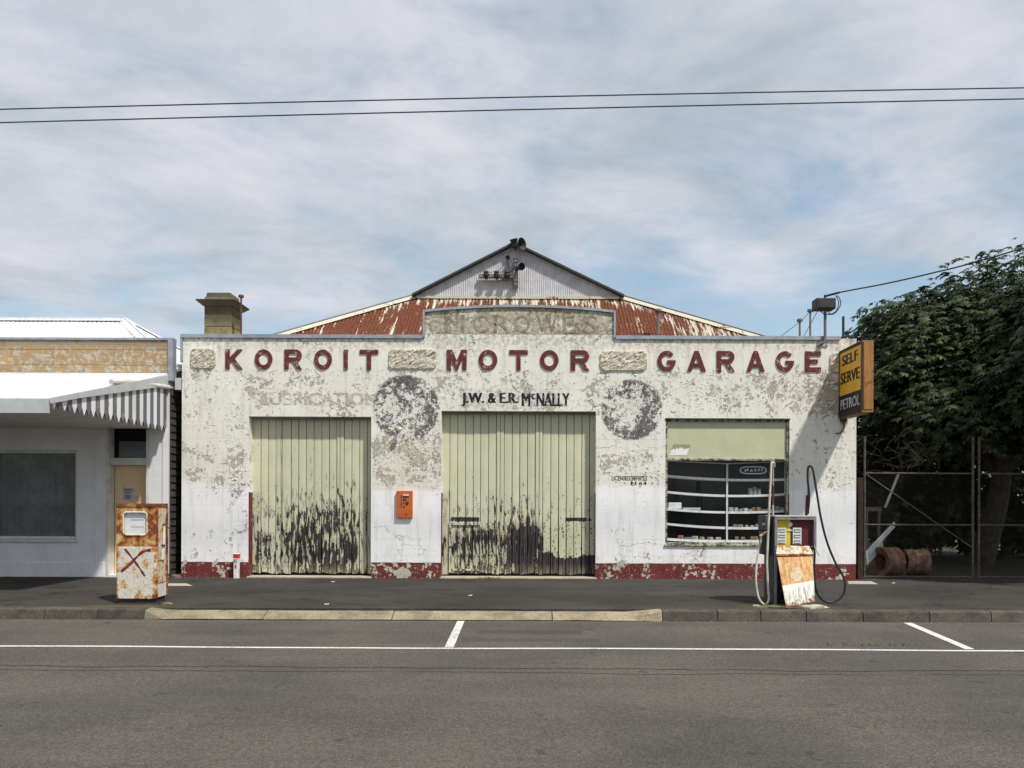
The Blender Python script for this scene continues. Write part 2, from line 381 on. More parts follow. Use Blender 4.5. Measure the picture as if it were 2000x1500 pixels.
def m_door():
    m = Mat('flaking_green_door_paint', 0.75); x, z = m.x, m.z; r = m.rnd()
    q = m.vec(x*9+r*7, m.y*3, z*2.0); n1 = m.noise(q, scale=1.7, detail=6, rough=0.57, dist=0.35)
    n2 = m.noise(m.vec(x*1.6, m.y, z*0.9), scale=2.2, detail=6, rough=0.6)
    g = m.noise(m.vec(x*70+r*20, m.y, z*2.6), scale=1.0, detail=5, rough=0.6); f = m.noise(m.vec(x*1.6+r*3, m.y, z), scale=26, detail=5, rough=0.65)
    wob = (n2-0.5)*0.5
    d1 = x.lt(-2.5); d2 = d1.inv()
    ex = (z+wob*0.7).ss(2.5, 0.8)*0.27-0.205                               # splash zone rots first
    ex = ex+d1*(rectmask(x+wob*0.5, z+wob*0.8, -4.85, -3.65, -0.3, 1.60, 0.60)*0.20-x.gt(-3.50)*0.05+rectmask(x, z, -3.72, -3.58, 0.3, 2.2, 0.08)*0.10)
    ex = ex+d2*(rectmask(x+wob*0.25, z+wob*0.7, -0.36, 0.12, -0.3, 1.02, 0.25)*0.42+rectmask(x+wob*0.3, z+wob*0.6, -1.6, -0.3, -0.3, 1.0, 0.3)*0.13)
    ex = ex-d2*rectmask(x, z, 0.26, 1.5, 0.38, 3.5, 0.05)*0.19
    ex = ex+d2*x.ss(0.16, 0.24)*(z+(n2-0.5)*0.45+(n1-0.5)*0.45).ss(0.50, 0.44)*0.70
    ex = ex+d2*(rectmask(x+(n1-.5)*.05, z+(n1-0.5)*0.06, ax(1105, .22), ax(1146, .22), az(1018, .22), az(1011, .22), 0.022)*0.75
              + rectmask(x, z+(n1-0.5)*0.12, ax(881, .22), ax(936, .22), az(1019, .22), az(1011, .22), 0.03)*0.42+rectmask(x, z, ax(1149, .22), ax(1157, .22), az(1018, .22), az(1010, .22), 0.03)*0.5)
    sc = 0.5+(n1-0.5)*1.45+(f-0.5)*0.40+(g-0.5)*0.18+ex
    bare = sc.ss(0.60, 0.615); rim = sc.ss(0.57, 0.60)-bare
    pc = m.mix(n2.ss(0.4, 0.7), (0.55, 0.555, 0.385), (0.61, 0.61, 0.455)); pc = m.mul(pc, r.ss(0, 1, 0.965, 1.03))
    pc = m.mix(z.ss(1.5, 0.2)*n1.ss(0.40, 0.55)*0.45, pc, (0.64, 0.62, 0.37))
    wood = m.mix(g.ss(0.40, 0.66), (0.012, 0.0115, 0.013), (0.070, 0.064, 0.062))
    wood = m.mix(f.ss(0.56, 0.66)*g.ss(0.48, 0.62)*0.8, wood, (0.20, 0.175, 0.145))
    wood = m.mix(z.ss(0.32, 0.08)*n1.ss(0.35, 0.6)*0.8, wood, (0.21, 0.18, 0.125))
    under = sc.ss(0.60, 0.615)*sc.ss(0.70, 0.66)*n2.ss(0.40, 0.54)
    wood = m.mix(under*0.9, wood, m.mix(n1.ss(0.45, 0.6), (0.68, 0.66, 0.44), (0.66, 0.64, 0.57)))
    chips = (f*0.62+n1*0.38+(z.ss(2.6, 0.9)-0.6)*0.08).ss(0.590, 0.602)
    c = m.mix(bare.max(chips*0.9), pc, wood); c = m.mix(rim*0.45, c, (0.10, 0.09, 0.075))
    spray = d2*rectmask(x+(z-0.95)*-0.9, z+wob*0.3, -0.42, -0.30, 0.72, 1.15, 0.09)*0.45
    c = m.mix(spray, c, (0.085, 0.016, 0.015))
    return m.done(c, bare.max(chips)*-1.0+rim*0.5+g*0.5, 0.004)
M['door'] = m_door()
def m_wood(name, a, b, dark=0.3):
    m = Mat(name, 0.85); r = m.rnd(); g = m.noise(m.vec(m.x*1.6+r*5, m.y*20, m.z*26), scale=1.0, detail=7, rough=0.65, dist=0.3); n = m.noise(scale=2.2, detail=6, rough=0.65)
    f = m.noise(scale=12, detail=6, rough=0.7)
    c = m.mix(g.ss(0.3, 0.7), a, b); c = m.mix(n.ss(0.50, 0.66)*0.8, c, (b[0]*1.25, b[1]*1.3, b[2]*1.4)); c = m.mix(f.ss(0.58, 0.66)*dark, c, (0.05, 0.045, 0.04))
    return m.done(m.mul(c, r.ss(0, 1, 0.86, 1.12)), g+f, 0.004)
def m_boards():
    m = Mat('bare_stained_boards', 0.9); r = m.rnd(); x, z = m.x, m.z; g = m.noise(m.vec(x*1.5+r*5, m.y*20, z*30), scale=1.0, detail=7, rough=0.65, dist=0.3); n = m.noise(m.vec(x*2.2+r*4, m.y, z*4), scale=1.5, detail=8, rough=0.68); f = m.noise(scale=16, detail=6, rough=0.7)
    c = m.mix(n.ss(0.42, 0.58), (0.40, 0.265, 0.13), (0.32, 0.245, 0.15)); c = m.mix((n*0.4+f*0.6).ss(0.49, 0.56), c, (0.52, 0.46, 0.355)); c = m.mix(g.ss(0.5, 0.62)*0.35, c, (0.22, 0.165, 0.10))
    top = (z-4.55+(n-0.5)*0.5).ss(0.0, 0.2)*0.75; c = m.mix(top*f.ss(0.36, 0.6), c, (0.13, 0.11, 0.085)); c = m.mix(f.ss(0.60, 0.66)*0.6, c, (0.10, 0.085, 0.065))
    nail = ((x/0.62).fract()-0.5).abs().ss(0.012, 0.006)*((z*9).fract()-.5).abs().ss(0.12, 0.06); c = m.mix(nail, c, (0.03, 0.025, 0.02))
    return m.done(m.mul(c, r.ss(0, 1, 0.92, 1.08)), g+f, 0.004)
M['boards'] = m_boards()
M['darkboards'] = m_wood('tarred_weatherboard', (0.028, 0.025, 0.022), (0.075, 0.066, 0.055), 0.3)
M['greytimber'] = m_wood('weathered_grey_timber', (0.16, 0.15, 0.135), (0.30, 0.28, 0.26), 0.5)
def m_galv(name, col, rough=0.45, metal=0.35):
    m = Mat(name, rough, 0.4, metal); n = m.noise(scale=5, detail=7, rough=0.65); f = m.noise(scale=60, detail=2)
    c = m.mul(col, n.ss(0.3, 0.7, 0.82, 1.1)*f.ss(0.3, 0.7, 0.93, 1.05)); return m.done(c, f, 0.001, rough=n.ss(0.3, 0.7, rough, rough+0.25))
M['capping'] = m_galv('zinc_capping', (0.34, 0.37, 0.42)); M['galv'] = m_galv('galvanised_steel', (0.42, 0.43, 0.44)); M['gable'] = m_galv('grey_corrugated_gable', (0.56, 0.56, 0.58), 0.65, 0.0)
M['darkmetal'] = m_galv('dark_metal', (0.035, 0.036, 0.04), 0.55, 0.0); M['pipe'] = m_galv('dull_pipe', (0.20, 0.19, 0.18), 0.6, 0.2)
def m_rustroof():
    m = Mat('rusted_corrugated_iron', 0.8, 0.25); x = m.x; r = m.rnd()
    st = m.noise(m.vec(x*9+r*7, m.y*1.1+r*3, 0.0), scale=1.3, detail=7, rough=0.66, dist=0.25); n = m.noise(m.vec(x*1.2, m.y*.6, 0.0), scale=1.2, detail=5, rough=0.6); f = m.noise(scale=30, detail=5, rough=0.7)
    rust = m.mix(f.ss(0.35, 0.65), (0.055, 0.015, 0.008), (0.20, 0.066, 0.026)); rust = m.mix(st.ss(0.42, 0.62)*0.7, rust, (0.135, 0.036, 0.015)); rust = m.mix(f.ss(.58, .66)*.5, rust, (.36, .18, .07))
    pale = m.mix(f.ss(0.4, 0.6), (0.46, 0.41, 0.31), (0.60, 0.57, 0.48))
    ph = ((x-exl)/0.78).fract(); lap = (ph-0.5).abs().ss(0.44, 0.485)*0.075
    top = m.y.ss(2.2, 2.95)*0.085; side = x.ss(1.8, 4.2)*0.065+(r-0.5)*0.05
    w = (st*0.60+n*0.18+f*0.22+top+side+lap).ss(0.570, 0.600)
    return m.done(m.mix(w, rust, pale), f, 0.003)
exl, exr = -6.98, 6.49
M['rustroof'] = m_rustroof()
def m_palecap():
    m = Mat('cream_ridge_flashing', 0.7); n = m.noise(scale=3, detail=8, rough=0.7); f = m.noise(scale=20, detail=5)
    c = m.mix((n*0.6+f*0.4).ss(0.56, 0.60), (0.56, 0.53, 0.43), (0.22, 0.11, 0.05)); return m.done(c, f, 0.002)
M['palecap'] = m_palecap()
M['whiteiron'] = m_galv('white_roof_iron', (0.72, 0.73, 0.75), 0.5, 0.05)
M['whitepaint'] = plain('white_shop_paint', (0.72, 0.73, 0.745), 0.6, var=0.06, scale=2.0)
M['offwhite'] = plain('aged_white_paint', (0.62, 0.61, 0.57), 0.65, var=0.14, scale=4.0)
M['greyfascia'] = plain('pale_grey_fascia', (0.46, 0.47, 0.485), 0.6, var=0.07)
def m_picket(name, col):
    m = Mat(name, 0.75); n = m.noise(m.vec(m.x*9, m.y*9, m.z*2.0), scale=1.6, detail=7, rough=0.65); f = m.noise(scale=40, detail=3); r = m.rnd()
    w = (n*0.7+f*0.3+(r-0.5)*0.05).ss(0.60, 0.63); c = m.mix(w, m.mul(col, r.ss(0, 1, 0.92, 1.05)), (0.45, 0.38, 0.29)); return m.done(c, w*-1, 0.002)
M['picketw'] = m_picket('white_picket', (0.74, 0.73, 0.71)); M['picketg'] = m_picket('slate_picket', (0.125, 0.135, 0.165))
M['peach'] = plain('peach_door_board', (0.78, 0.585, 0.37), 0.7, var=0.05, scale=1.5)
def m_glass(name, dust=0.10, tint=(0.75, 0.78, 0.8)):
    mm = bpy.data.materials.new(name); mm.use_nodes = True; nt = mm.node_tree; nt.nodes.clear(); n = nt.nodes.new; L = nt.links.new
    out = n('ShaderNodeOutputMaterial'); tr = n('ShaderNodeBsdfTransparent'); tr.inputs[0].default_value = (*tint, 1)
    gl = n('ShaderNodeBsdfGlossy'); gl.inputs['Roughness'].default_value = 0.03; lw = n('ShaderNodeLayerWeight'); lw.inputs[0].default_value = 0.5; p5 = n('ShaderNodeMath'); p5.operation = 'POWER'; L(lw.outputs['Facing'], p5.inputs[0]); p5.inputs[1].default_value = 5.0; fr = n('ShaderNodeMath'); fr.operation = 'MULTIPLY_ADD'; L(p5.outputs[0], fr.inputs[0]); fr.inputs[1].default_value = 0.45; fr.inputs[2].default_value = 0.012
    di = n('ShaderNodeBsdfDiffuse'); di.inputs[0].default_value = (0.35, 0.35, 0.34, 1)
    tn = n('ShaderNodeTexNoise'); tn.inputs['Scale'].default_value = 3.5; tn.inputs['Detail'].default_value = 8; tn.inputs['Roughness'].default_value = 0.7
    g = n('ShaderNodeNewGeometry'); L(g.outputs['Position'], tn.inputs['Vector'])
    mr = n('ShaderNodeMapRange'); mr.inputs[1].default_value = 0.4; mr.inputs[2].default_value = 0.75; mr.inputs[3].default_value = dust*0.15; mr.inputs[4].default_value = dust; L(tn.outputs[0], mr.inputs[0])
    a = n('ShaderNodeMixShader'); L(fr.outputs[0], a.inputs[0]); L(tr.outputs[0], a.inputs[1]); L(gl.outputs[0], a.inputs[2])
    b = n('ShaderNodeMixShader'); L(mr.outputs[0], b.inputs[0]); L(a.outputs[0], b.inputs[1]); L(di.outputs[0], b.inputs[2]); L(b.outputs[0], out.inputs[0])
    return mm
M['glass'] = m_glass('dusty_window_glass', 0.012, (0.96, 0.97, 0.975)); M['glass2'] = m_glass('transom_glass', 0.03, (0.8, 0.82, 0.84))
def m_frame():
    m = Mat('flaking_window_frame', 0.8); n = m.noise(scale=9, detail=8, rough=0.7); f = m.noise(scale=50, detail=3)
    c = m.mix((n*0.6+f*0.4).ss(0.47, 0.52), (0.045, 0.042, 0.038), (0.42, 0.42, 0.29)); return m.done(c, n, 0.006)
M['frame'] = m_frame()
M['greenboard'] = plain('pale_green_board', (0.50, 0.51, 0.345), 0.75, var=0.05, scale=2.5)
M['shelf'] = plain('dusty_white_shelf', (0.80, 0.81, 0.80), 0.7, var=0.15, scale=7)
M['interior'] = plain('dark_interior', (0.009, 0.0095, 0.011), 0.95, var=0.3, scale=2.0)  # near-black colour paints in the unlit rooms behind windows and doors
M['floor'] = plain('oily_concrete_floor', (0.06, 0.058, 0.055), 0.9, var=0.3)
def m_stone():
    m = Mat('mossy_chimney_stone', 0.95); r = m.rnd(); n = m.noise(scale=4, detail=8, rough=0.7); f = m.noise(scale=28, detail=5, rough=0.7)
    c = m.mix(n.ss(0.35, 0.62), (0.175, 0.15, 0.075), (0.33, 0.275, 0.145)); c = m.mix(f.ss(0.55, 0.65)*0.7, c, (0.055, 0.05, 0.035))
    c = m.mix((n*0.5+(m.z-5.35)*0.6).ss(0.38, 0.55)*0.8, c, (0.06, 0.055, 0.042)); return m.done(m.mul(c, r.ss(0, 1, 0.85, 1.12)), f+n, 0.012)
M['stone'] = m_stone(); M['mortar'] = plain('old_mortar', (0.20, 0.175, 0.12), 0.95, var=0.25, bump=0.006)
def m_asphalt(name, a, b, kind):
    m = Mat(name, 0.9, 0.25); x, y = m.x, m.y; n = m.noise(scale=0.5, detail=6, rough=0.6); f = m.noise(scale=60, detail=4, rough=0.75); k = m.noise(scale=120, detail=2)
    lng = m.noise(m.vec(x*0.35, y*2.4, 0), scale=1.0, detail=6, rough=0.6)
    c = m.mix(n.ss(0.35, 0.65), a, b); gr = m.noise(scale=24, detail=5, rough=0.8); c = m.mul(c, lng.ss(0.3, 0.7, 0.93, 1.07)*f.ss(0.32, 0.68, 0.55, 1.45)*gr.ss(0.32, 0.68, 0.72, 1.28)); c = m.mix(k.ss(0.62, 0.68)*0.5, c, (0.27, 0.25, 0.22)); oil = m.noise(scale=3.3, detail=2, off=7); c = m.mix(oil.ss(0.70, 0.74)*0.5, c, (0.03, 0.028, 0.027))
    h = f+k*0.6+gr*0.6
    if kind == 'road':
        for (yy, amp, sh, wid) in ((-7.84, 0.22, 0.0, 0.024), (-8.03, 0.16, 5.0, 0.016)):
            wob = m.noise(m.vec(x*0.55+sh, sh, 0), scale=1.0, detail=6, rough=0.6)-0.5
            br = m.noise(m.vec(x*0.45, sh+3, 0), scale=1.0, detail=3).ss(0.30, 0.45)
            cr_ = (y-yy+wob*amp*2+x*0.012).abs().ss(wid, wid*0.25)*br
            c = m.mix(cr_*0.85, c, (0.022, 0.021, 0.019)); h = h-cr_*2
        for (x0, x1, y0, y1, o) in ((ax(935, -5.6), ax(1138, -5.6), -5.82, -5.50, .5), (ax(905, -6.2), ax(1170, -6.2), -6.36, -6.16, .45), (ax(340, -6), ax(640, -6), -6.0, -5.55, .25)):
            c = m.mix(rectmask(x+(n-0.5)*0.15, y+(f-0.5)*0.04, x0, x1, y0, y1, 0.03)*o, c, (0.045, 0.044, 0.044))
        ty = ((y+8.9).abs().ss(0.55, 0.1)+(y+10.5).abs().ss(0.55, 0.1))*lng.ss(0.3, 0.7); c = m.mix(ty*0.16, c, (0.15, 0.138, 0.12))
        pt = m.noise(m.vec(x*0.35, y*0.5, 9), scale=1.0, detail=4); c = m.mix(pt.ss(0.56, 0.58)*0.16, c, (0.05, 0.048, 0.045))
        seam = (y+6.42+(lng-0.5)*0.12).abs().ss(0.02, 0.005)*n.ss(0.5, 0.55)*x.gt(1.0); c = m.mix(seam*0.5, c, (0.05, 0.045, 0.035))
        c = m.mix(y.ss(-4.98, -4.70)*lng.ss(0.35, 0.6)*0.35, c, (0.13, 0.12, 0.10))
    else:
        c = m.mix(y.ss(-4.05, -4.5)*n.ss(0.4, 0.6)*0.5, c, (0.08, 0.072, 0.06))
        st = m.noise(m.vec(x*0.8, y*1.3, 2), scale=1.4, detail=5, rough=0.6, dist=0.6); c = m.mix(st.ss(0.54, 0.66)*0.45, c, (0.020, 0.0195, 0.0195))
        c = m.mix(y.ss(-0.16, -0.02)*lng.ss(0.4, 0.6)*0.45, c, (0.11, 0.10, 0.07))
        ck = m.vor(m.vec(x*0.55+(n-0.5)*0.9, y*0.9+(lng-0.5)*0.6, 0), 0.8).ss(0.012, 0.003)*st.ss(0.42, 0.55); c = m.mix(ck*0.7, c, (0.014, 0.013, 0.012)); h = h-ck
        pch = (m.noise(m.vec(x*0.4, y*0.7, 5), scale=1.0, detail=5, rough=0.6)).ss(0.53, 0.56); c = m.mix(pch*0.22, c, (0.085, 0.078, 0.066))
        moss = rectmask(x, y+(f-0.5)*0.2, ax(178, -4.3), ax(310, -4.3), -4.48, -4.24, 0.07)*n.ss(0.3, 0.5)*f.ss(0.42, 0.56)
        c = m.mix(moss*0.7, c, (0.17, 0.15, 0.03))
        moss2 = rectmask(x, y+(f-0.5)*0.3, ax(1440, -4.2), ax(1640, -4.2), -4.46, -3.95, 0.12)*f.ss(0.40, 0.56)
        c = m.mix(moss2*0.6, c, (0.12, 0.105, 0.045))
    return m.done(c, h, 0.009)
M['road'] = m_asphalt('worn_grey_road', (0.088, 0.080, 0.069), (0.114, 0.103, 0.088), 'road')
M['path'] = m_asphalt('dark_footpath_asphalt', (0.036, 0.033, 0.029), (0.056, 0.051, 0.044), 'path')
M['dirt'] = plain('yard_dirt', (0.07, 0.06, 0.045), 0.95, var=0.3, bump=0.01); M['ground'] = plain('grassy_ground', (0.085, 0.09, 0.045), 0.95, var=0.3, scale=0.3)  # dark brown base colour for the dirt of both yards
def m_kerb(name, a, b):
    m = Mat(name, 0.95); r = m.rnd(); n = m.noise(scale=3, detail=7, rough=0.65); f = m.noise(scale=70, detail=4, rough=0.7)
    c = m.mix(n.ss(0.35, 0.65), a, b); c = m.mul(c, f.ss(0.3, 0.7, 0.50, 1.45)*r.ss(0, 1, 0.9, 1.1)); return m.done(c, f+n*0.5, 0.008)
M['kerblight'] = m_kerb('pale_concrete_kerb', (0.215, 0.18, 0.12), (0.35, 0.30, 0.21)); M['kerbdark'] = m_kerb('dark_kerb_stone', (0.062, 0.054, 0.046), (0.11, 0.096, 0.080))
M['slab'] = m_kerb('pale_slab', (0.36, 0.33, 0.26), (0.45, 0.41, 0.33))
def m_line():
    m = Mat('road_line_paint', 0.8); f = m.noise(scale=55, detail=4, rough=0.7); n = m.noise(scale=2.5, detail=5)
    w = (f*0.72+n*0.28).ss(0.52, 0.58); return m.done(m.mix(w*0.8, m.mul((0.74, 0.73, 0.70), n.ss(0.3, 0.7, 0.86, 1.03)), (0.13, 0.12, 0.105)), f, 0.004)
M['line'] = m_line()

# ------------------------------------------------------------------ the setting
XL, XR = ax(354.5), ax(1672)
KY = -4.50            # back edge of the kerb
RZ = -0.135           # road level at the gutter
def sheet(name, x0, x1, y0, y1, z, mat, nx=1, ny=1):
    m = MB(); vs = [(x0+(x1-x0)*i/nx, y0+(y1-y0)*j/ny, z) for j in range(ny+1) for i in range(nx+1)]
    m.add(vs, [(j*(nx+1)+i, j*(nx+1)+i+1, (j+1)*(nx+1)+i+1, (j+1)*(nx+1)+i) for j in range(ny) for i in range(nx)])
    o = m.build(name, mat, recalc=False); tag(o, kind='structure'); return o
ground = sheet('ground', -900, 900, -900, 1500, -0.45, M['ground'])
road = sheet('road', -300, 300, -26, KY-0.23, RZ, M['road'])
path = MB(); path.box(-300, 300, KY+0.01, 0.9, -0.4, 0.0); path = tag(path.build('footpath', M['path']), kind='structure')
yard = sheet('yard', 6.56, 40, 0.95, 40, -0.02, M['dirt']); yard2 = sheet('side_yard', -60, -6.9, 0.95, 40, -0.03, M['dirt'])
def marking(pts, label):
    m = MB(); m.add([(p[0], p[1], RZ+0.004) for p in pts], [tuple(range(len(pts)))]); o = m.build('road_marking', M['line'], road, recalc=False); o['label'] = label; return o
m = MB(); vs = []; n = 120
for i in range(n+1):
    X = -40+80*i/n; yc = -6.795-0.0046*X+0.018*math.sin(X*0.9)+0.008*math.sin(X*2.3)
    vs += [(X, yc-0.036, RZ+0.004), (X, yc+0.036, RZ+0.004)]
m.add(vs, [(2*i, 2*i+2, 2*i+3, 2*i+1) for i in range(n)]); o = m.build('road_marking', M['line'], road, recalc=False); o['label'] = 'thin white line running along the road'
marking([(ax(869, -6.75), -6.75), (ax(887, -6.75), -6.75), (ax(908, -4.78), -4.78), (ax(894, -4.78), -4.78)], 'white parking bay divider joining the long line')
marking([(ax(1765, -4.80), -4.80), (ax(1781, -4.80), -4.80), (ax(1905, -6.75), -6.75), (ax(1886, -6.75), -6.75)], 'white slanting parking bay line at the right')
# kerb: upright dark stones at both ends, a worn lay-back crossing between them
kerb = tag(part('kerb', M['mortar'], None, (-300, 300, KY-0.20, KY+0.005, -0.4, -0.145)), kind='structure')
def kerb_stone(x0, x1, mat, prof):
    m = MB(); k = 6; vs = []
    g = 0.007
    for i in range(k+1):
        X = x0+g+(x1-x0-2*g)*i/k
        for (y, z) in prof(X): vs.append((X, y+random.uniform(-.002, .002), z+random.uniform(-.003, .003)))
    c = len(prof(x0)); fs = []
    for i in range(k):
        for j in range(c): fs.append((i*c+j, i*c+(j+1) % c, (i+1)*c+(j+1) % c, (i+1)*c+j))
    fs += [tuple(range(c)), tuple(k*c+j for j in range(c-1, -1, -1))]
    m.add(vs, fs); return m.build('kerb_stone', mat, kerb)
def upright(X): return [(KY, -0.14), (KY, 0.010), (KY-0.145, 0.008), (KY-0.165, -0.012), (KY-0.185, RZ-0.01)]
def layback(X):
    t = min(1.0, max(0.0, (X-ax(285, KY))/0.5))*min(1.0, max(0.0, (ax(1292, KY)-X)/0.5)); t = t*t*(3-2*t)
    def L(a, b): return a+(b-a)*t
    return [(KY, -0.14), (KY, L(0.010, -0.030)), (KY-L(0.145, 0.07), L(0.008, -0.048)), (KY-L(0.165, 0.17), L(-0.012, -0.088)), (KY-L(0.185, 0.235), RZ+L(-0.01, 0.012))]
jl = [ax(q, KY-.15) for q in (-420, -290, -150, -20, 90, 193, 288)]
for a, b in zip(jl[:-1], jl[1:]): kerb_stone(a, b, M['kerbdark'], upright)
jm = [ax(q, KY-.1) for q in (288, 520, 769, 1079, 1293)]
for a, b in zip(jm[:-1], jm[1:]): kerb_stone(a, b, M['kerblight'], layback)
jr = [ax(q, KY-.15) for q in (1294, 1402, 1486, 1575, 1685, 1815, 1935, 2060, 2200)]
for a, b in zip(jr[:-1], jr[1:]): kerb_stone(a, b, M['kerbdark'], upright)
for (px0, px1, py0, py1, nm) in ((1668, 1716, 1139, 1133, 'pale concrete slab set in the footpath by the gate post'), (322, 378, 1147, 1142, 'pale narrow concrete strip in the footpath behind the rusty pump')):
    y0 = EYE*F/(py0-CY)-D0; y1 = EYE*F/(py1-CY)-D0
    o = MB().add([(ax(px0-10, y0), -y0*0+y0, 0.004), (ax(px1, y0), y0, 0.004), (ax(px1-14, y1), y1, 0.004), (ax(px0-12, y1), y1, 0.004)], [(0, 1, 2, 3)]).build('concrete_slab', M['slab'], path, recalc=False); o['label'] = nm

# ------------------------------------------------------------------ the garage
GB = empty('garage_building', (0, 0, 0), 'old garage with peeling cream front, maroon raised lettering and rusty iron roof', 'building')
TOP = az(659.5); ZB = -0.2
d1 = (ax(485.5), ax(724.5), az(815)); d2 = (ax(861.5), ax(1163.5), az(803)); wn = (ax(1299.5), ax(1541.5), az(1063), az(817))
cxl, cxr, ctop, cpk = ax(829), ax(1197), az(611), az(601)
arc = [(cxl+(cxr-cxl)*i/24, ctop+(cpk-ctop)*(1-(2*i/24-1)**2)) for i in range(25)]
outer = [(XL, ZB), (d1[0], ZB), (d1[0], d1[2]), (d1[1], d1[2]), (d1[1], ZB), (d2[0], ZB), (d2[0], d2[2]), (d2[1], d2[2]), (d2[1], ZB), (XR, ZB), (XR, TOP), (cxr, TOP)] + arc[::-1] + [(cxl, TOP), (XL, TOP)]
hole = [(wn[0], wn[2]), (wn[0], wn[3]), (wn[1], wn[3]), (wn[1], wn[2])]
xz = lambda u, v, d: (u, d, v)
wall = MB().prism(outer, [hole], xz, 0.0, 0.30).build('front_wall', M['facade'], GB)
part('side_wall', M['mortar'], GB, (XL+0.01, XL+0.25, 0.302, 18, -0.2, 4.35)); part('side_wall', M['mortar'], GB, (XR-0.25, XR-0.01, 0.302, 18, -0.2, 4.35))
part('back_wall', M['mortar'], GB, (XL+0.01, XR-0.01, 18.002, 18.3, -0.2, 4.35)); part('floor', M['floor'], GB, (XL+0.26, XR-0.26, 0.31, 17.9, -0.1, 0.02))
# zinc capping along the parapet: separate lengths
def cap(x0, x1, z, y0=-0.035, y1=0.33, h=0.045):
    part('capping', M['capping'], GB, (x0, x1, y0, y1, z+0.002, z+h), (x0, x1, y0-0.003, y0+0.004, z-0.028, z+h-0.004))
for a, b in ((XL-0.02, ax(610)), (ax(610)+.004, cxl-0.045), (cxr+0.045, ax(1420)), (ax(1420)+.004, ax(1640))): cap(a, b, TOP)
for i in range(0, 24, 4):
    m = MB(); seg = arc[i:i+5]; h = 0.05
    up = seg+[(p[0], p[1]+h) for p in reversed(seg)]; g = 0.004
    up = [(min(max(p[0], seg[0][0]+g), seg[-1][0]-g), p[1]+0.002) for p in up]
    m.prism(up, [], xz, -0.04, 0.33); m.build('capping', M['capping'], GB)
for (a, b) in ((cxl-0.042, cxl-0.002), (cxr+0.002, cxr+0.042)): part('capping', M['capping'], GB, (a, b, -0.04, 0.33, TOP+0.003, ctop+0.045))
part('capping', M['capping'], GB, (XL-0.025, XL-0.003, -0.03, 0.33, az(710), TOP+0.001)); part('capping', M['capping'], GB, (XL-0.002, XL+0.02, -0.03, -0.002, az(708), TOP-0.03))

# ---- raised letters
def ell(cx, cy, rx, ry, a0, a1, n=28): return [(cx+rx*math.cos(R(a0+(a1-a0)*i/n)), cy+ry*math.sin(R(a0+(a1-a0)*i/n))) for i in range(n+1)]
def glyph(ch):
    if ch == 'O': return ell(.5, .5, .5, .5, 0, 350), [ell(.5, .5, .275, .295, 0, 350)]
    if ch == 'K': return [(0, 0), (0, 1), (.24, 1), (.24, .56), (.70, 1), (1, 1), (.52, .55), (1, 0), (.71, 0), (.36, .41), (.24, .30), (.24, 0)], []
    if ch == 'I': return [(0, 0), (0, 1), (1, 1), (1, 0)], []
    if ch == 'T': return [(.39, 0), (.39, .79), (0, .79), (0, 1), (1, 1), (1, .79), (.61, .79), (.61, 0)], []
    if ch == 'E': return [(0, 0), (0, 1), (1, 1), (1, .79), (.27, .79), (.27, .6), (.8, .6), (.8, .41), (.27, .41), (.27, .21), (1, .21), (1, 0)], []
    if ch == 'M': return [(0, 0), (0, 1), (.26, 1), (.5, .48), (.74, 1), (1, 1), (1, 0), (.79, 0), (.79, .58), (.56, 0), (.44, 0), (.21, .58), (.21, 0)], []
    if ch == 'A': return [(0, 0), (.39, 1), (.61, 1), (1, 0), (.76, 0), (.69, .2), (.31, .2), (.24, 0)], [[(.38, .38), (.5, .72), (.62, .38)]]
    if ch == 'R': return [(0, 0), (0, 1), (.66, 1)]+ell(.66, .7, .33, .3, 80, -80, 12)+[(.70, .395), (1, 0), (.72, 0), (.43, .395), (.24, .395), (.24, 0)], [[(.24, .80), (.63, .80)]+ell(.63, .70, .115, .1, 80, -80, 6)+[(.63, .60), (.24, .60)]]
    if ch == 'G': return ell(.5, .5, .5, .5, 42, 352)+[(1.0, .53), (.54, .53), (.54, .36), (.73, .355)]+ell(.5, .5, .275, .295, -38, -318), []
def letters(specs, y0, y1):
    for ch, a, b in specs:
        o, h = glyph(ch); w = ax(b)-ax(a); x0 = ax(a); z0 = az(y1); hh = az(y0)-z0
        MB().prism(o, h, lambda u, v, d: (x0+u*w, d, z0+v*hh), -0.024, 0.004).build('letter', M['letter'], GB)
letters([('K', 440, 473), ('O', 497, 531.5), ('R', 555, 589), ('O', 613, 647.5), ('I', 671, 678.5), ('T', 702, 738)], 684.5, 723)
letters([('M', 872, 910.5), ('O', 934, 970.5), ('T', 994, 1030), ('O', 1054, 1090), ('R', 1114, 1150)], 684.0, 723.2)
letters([('G', 1283, 1318.5), ('A', 1341, 1377.5), ('R', 1399, 1433.5), ('A', 1457, 1492), ('G', 1514, 1549.5), ('E', 1571.5, 1602)], 684.5, 724)

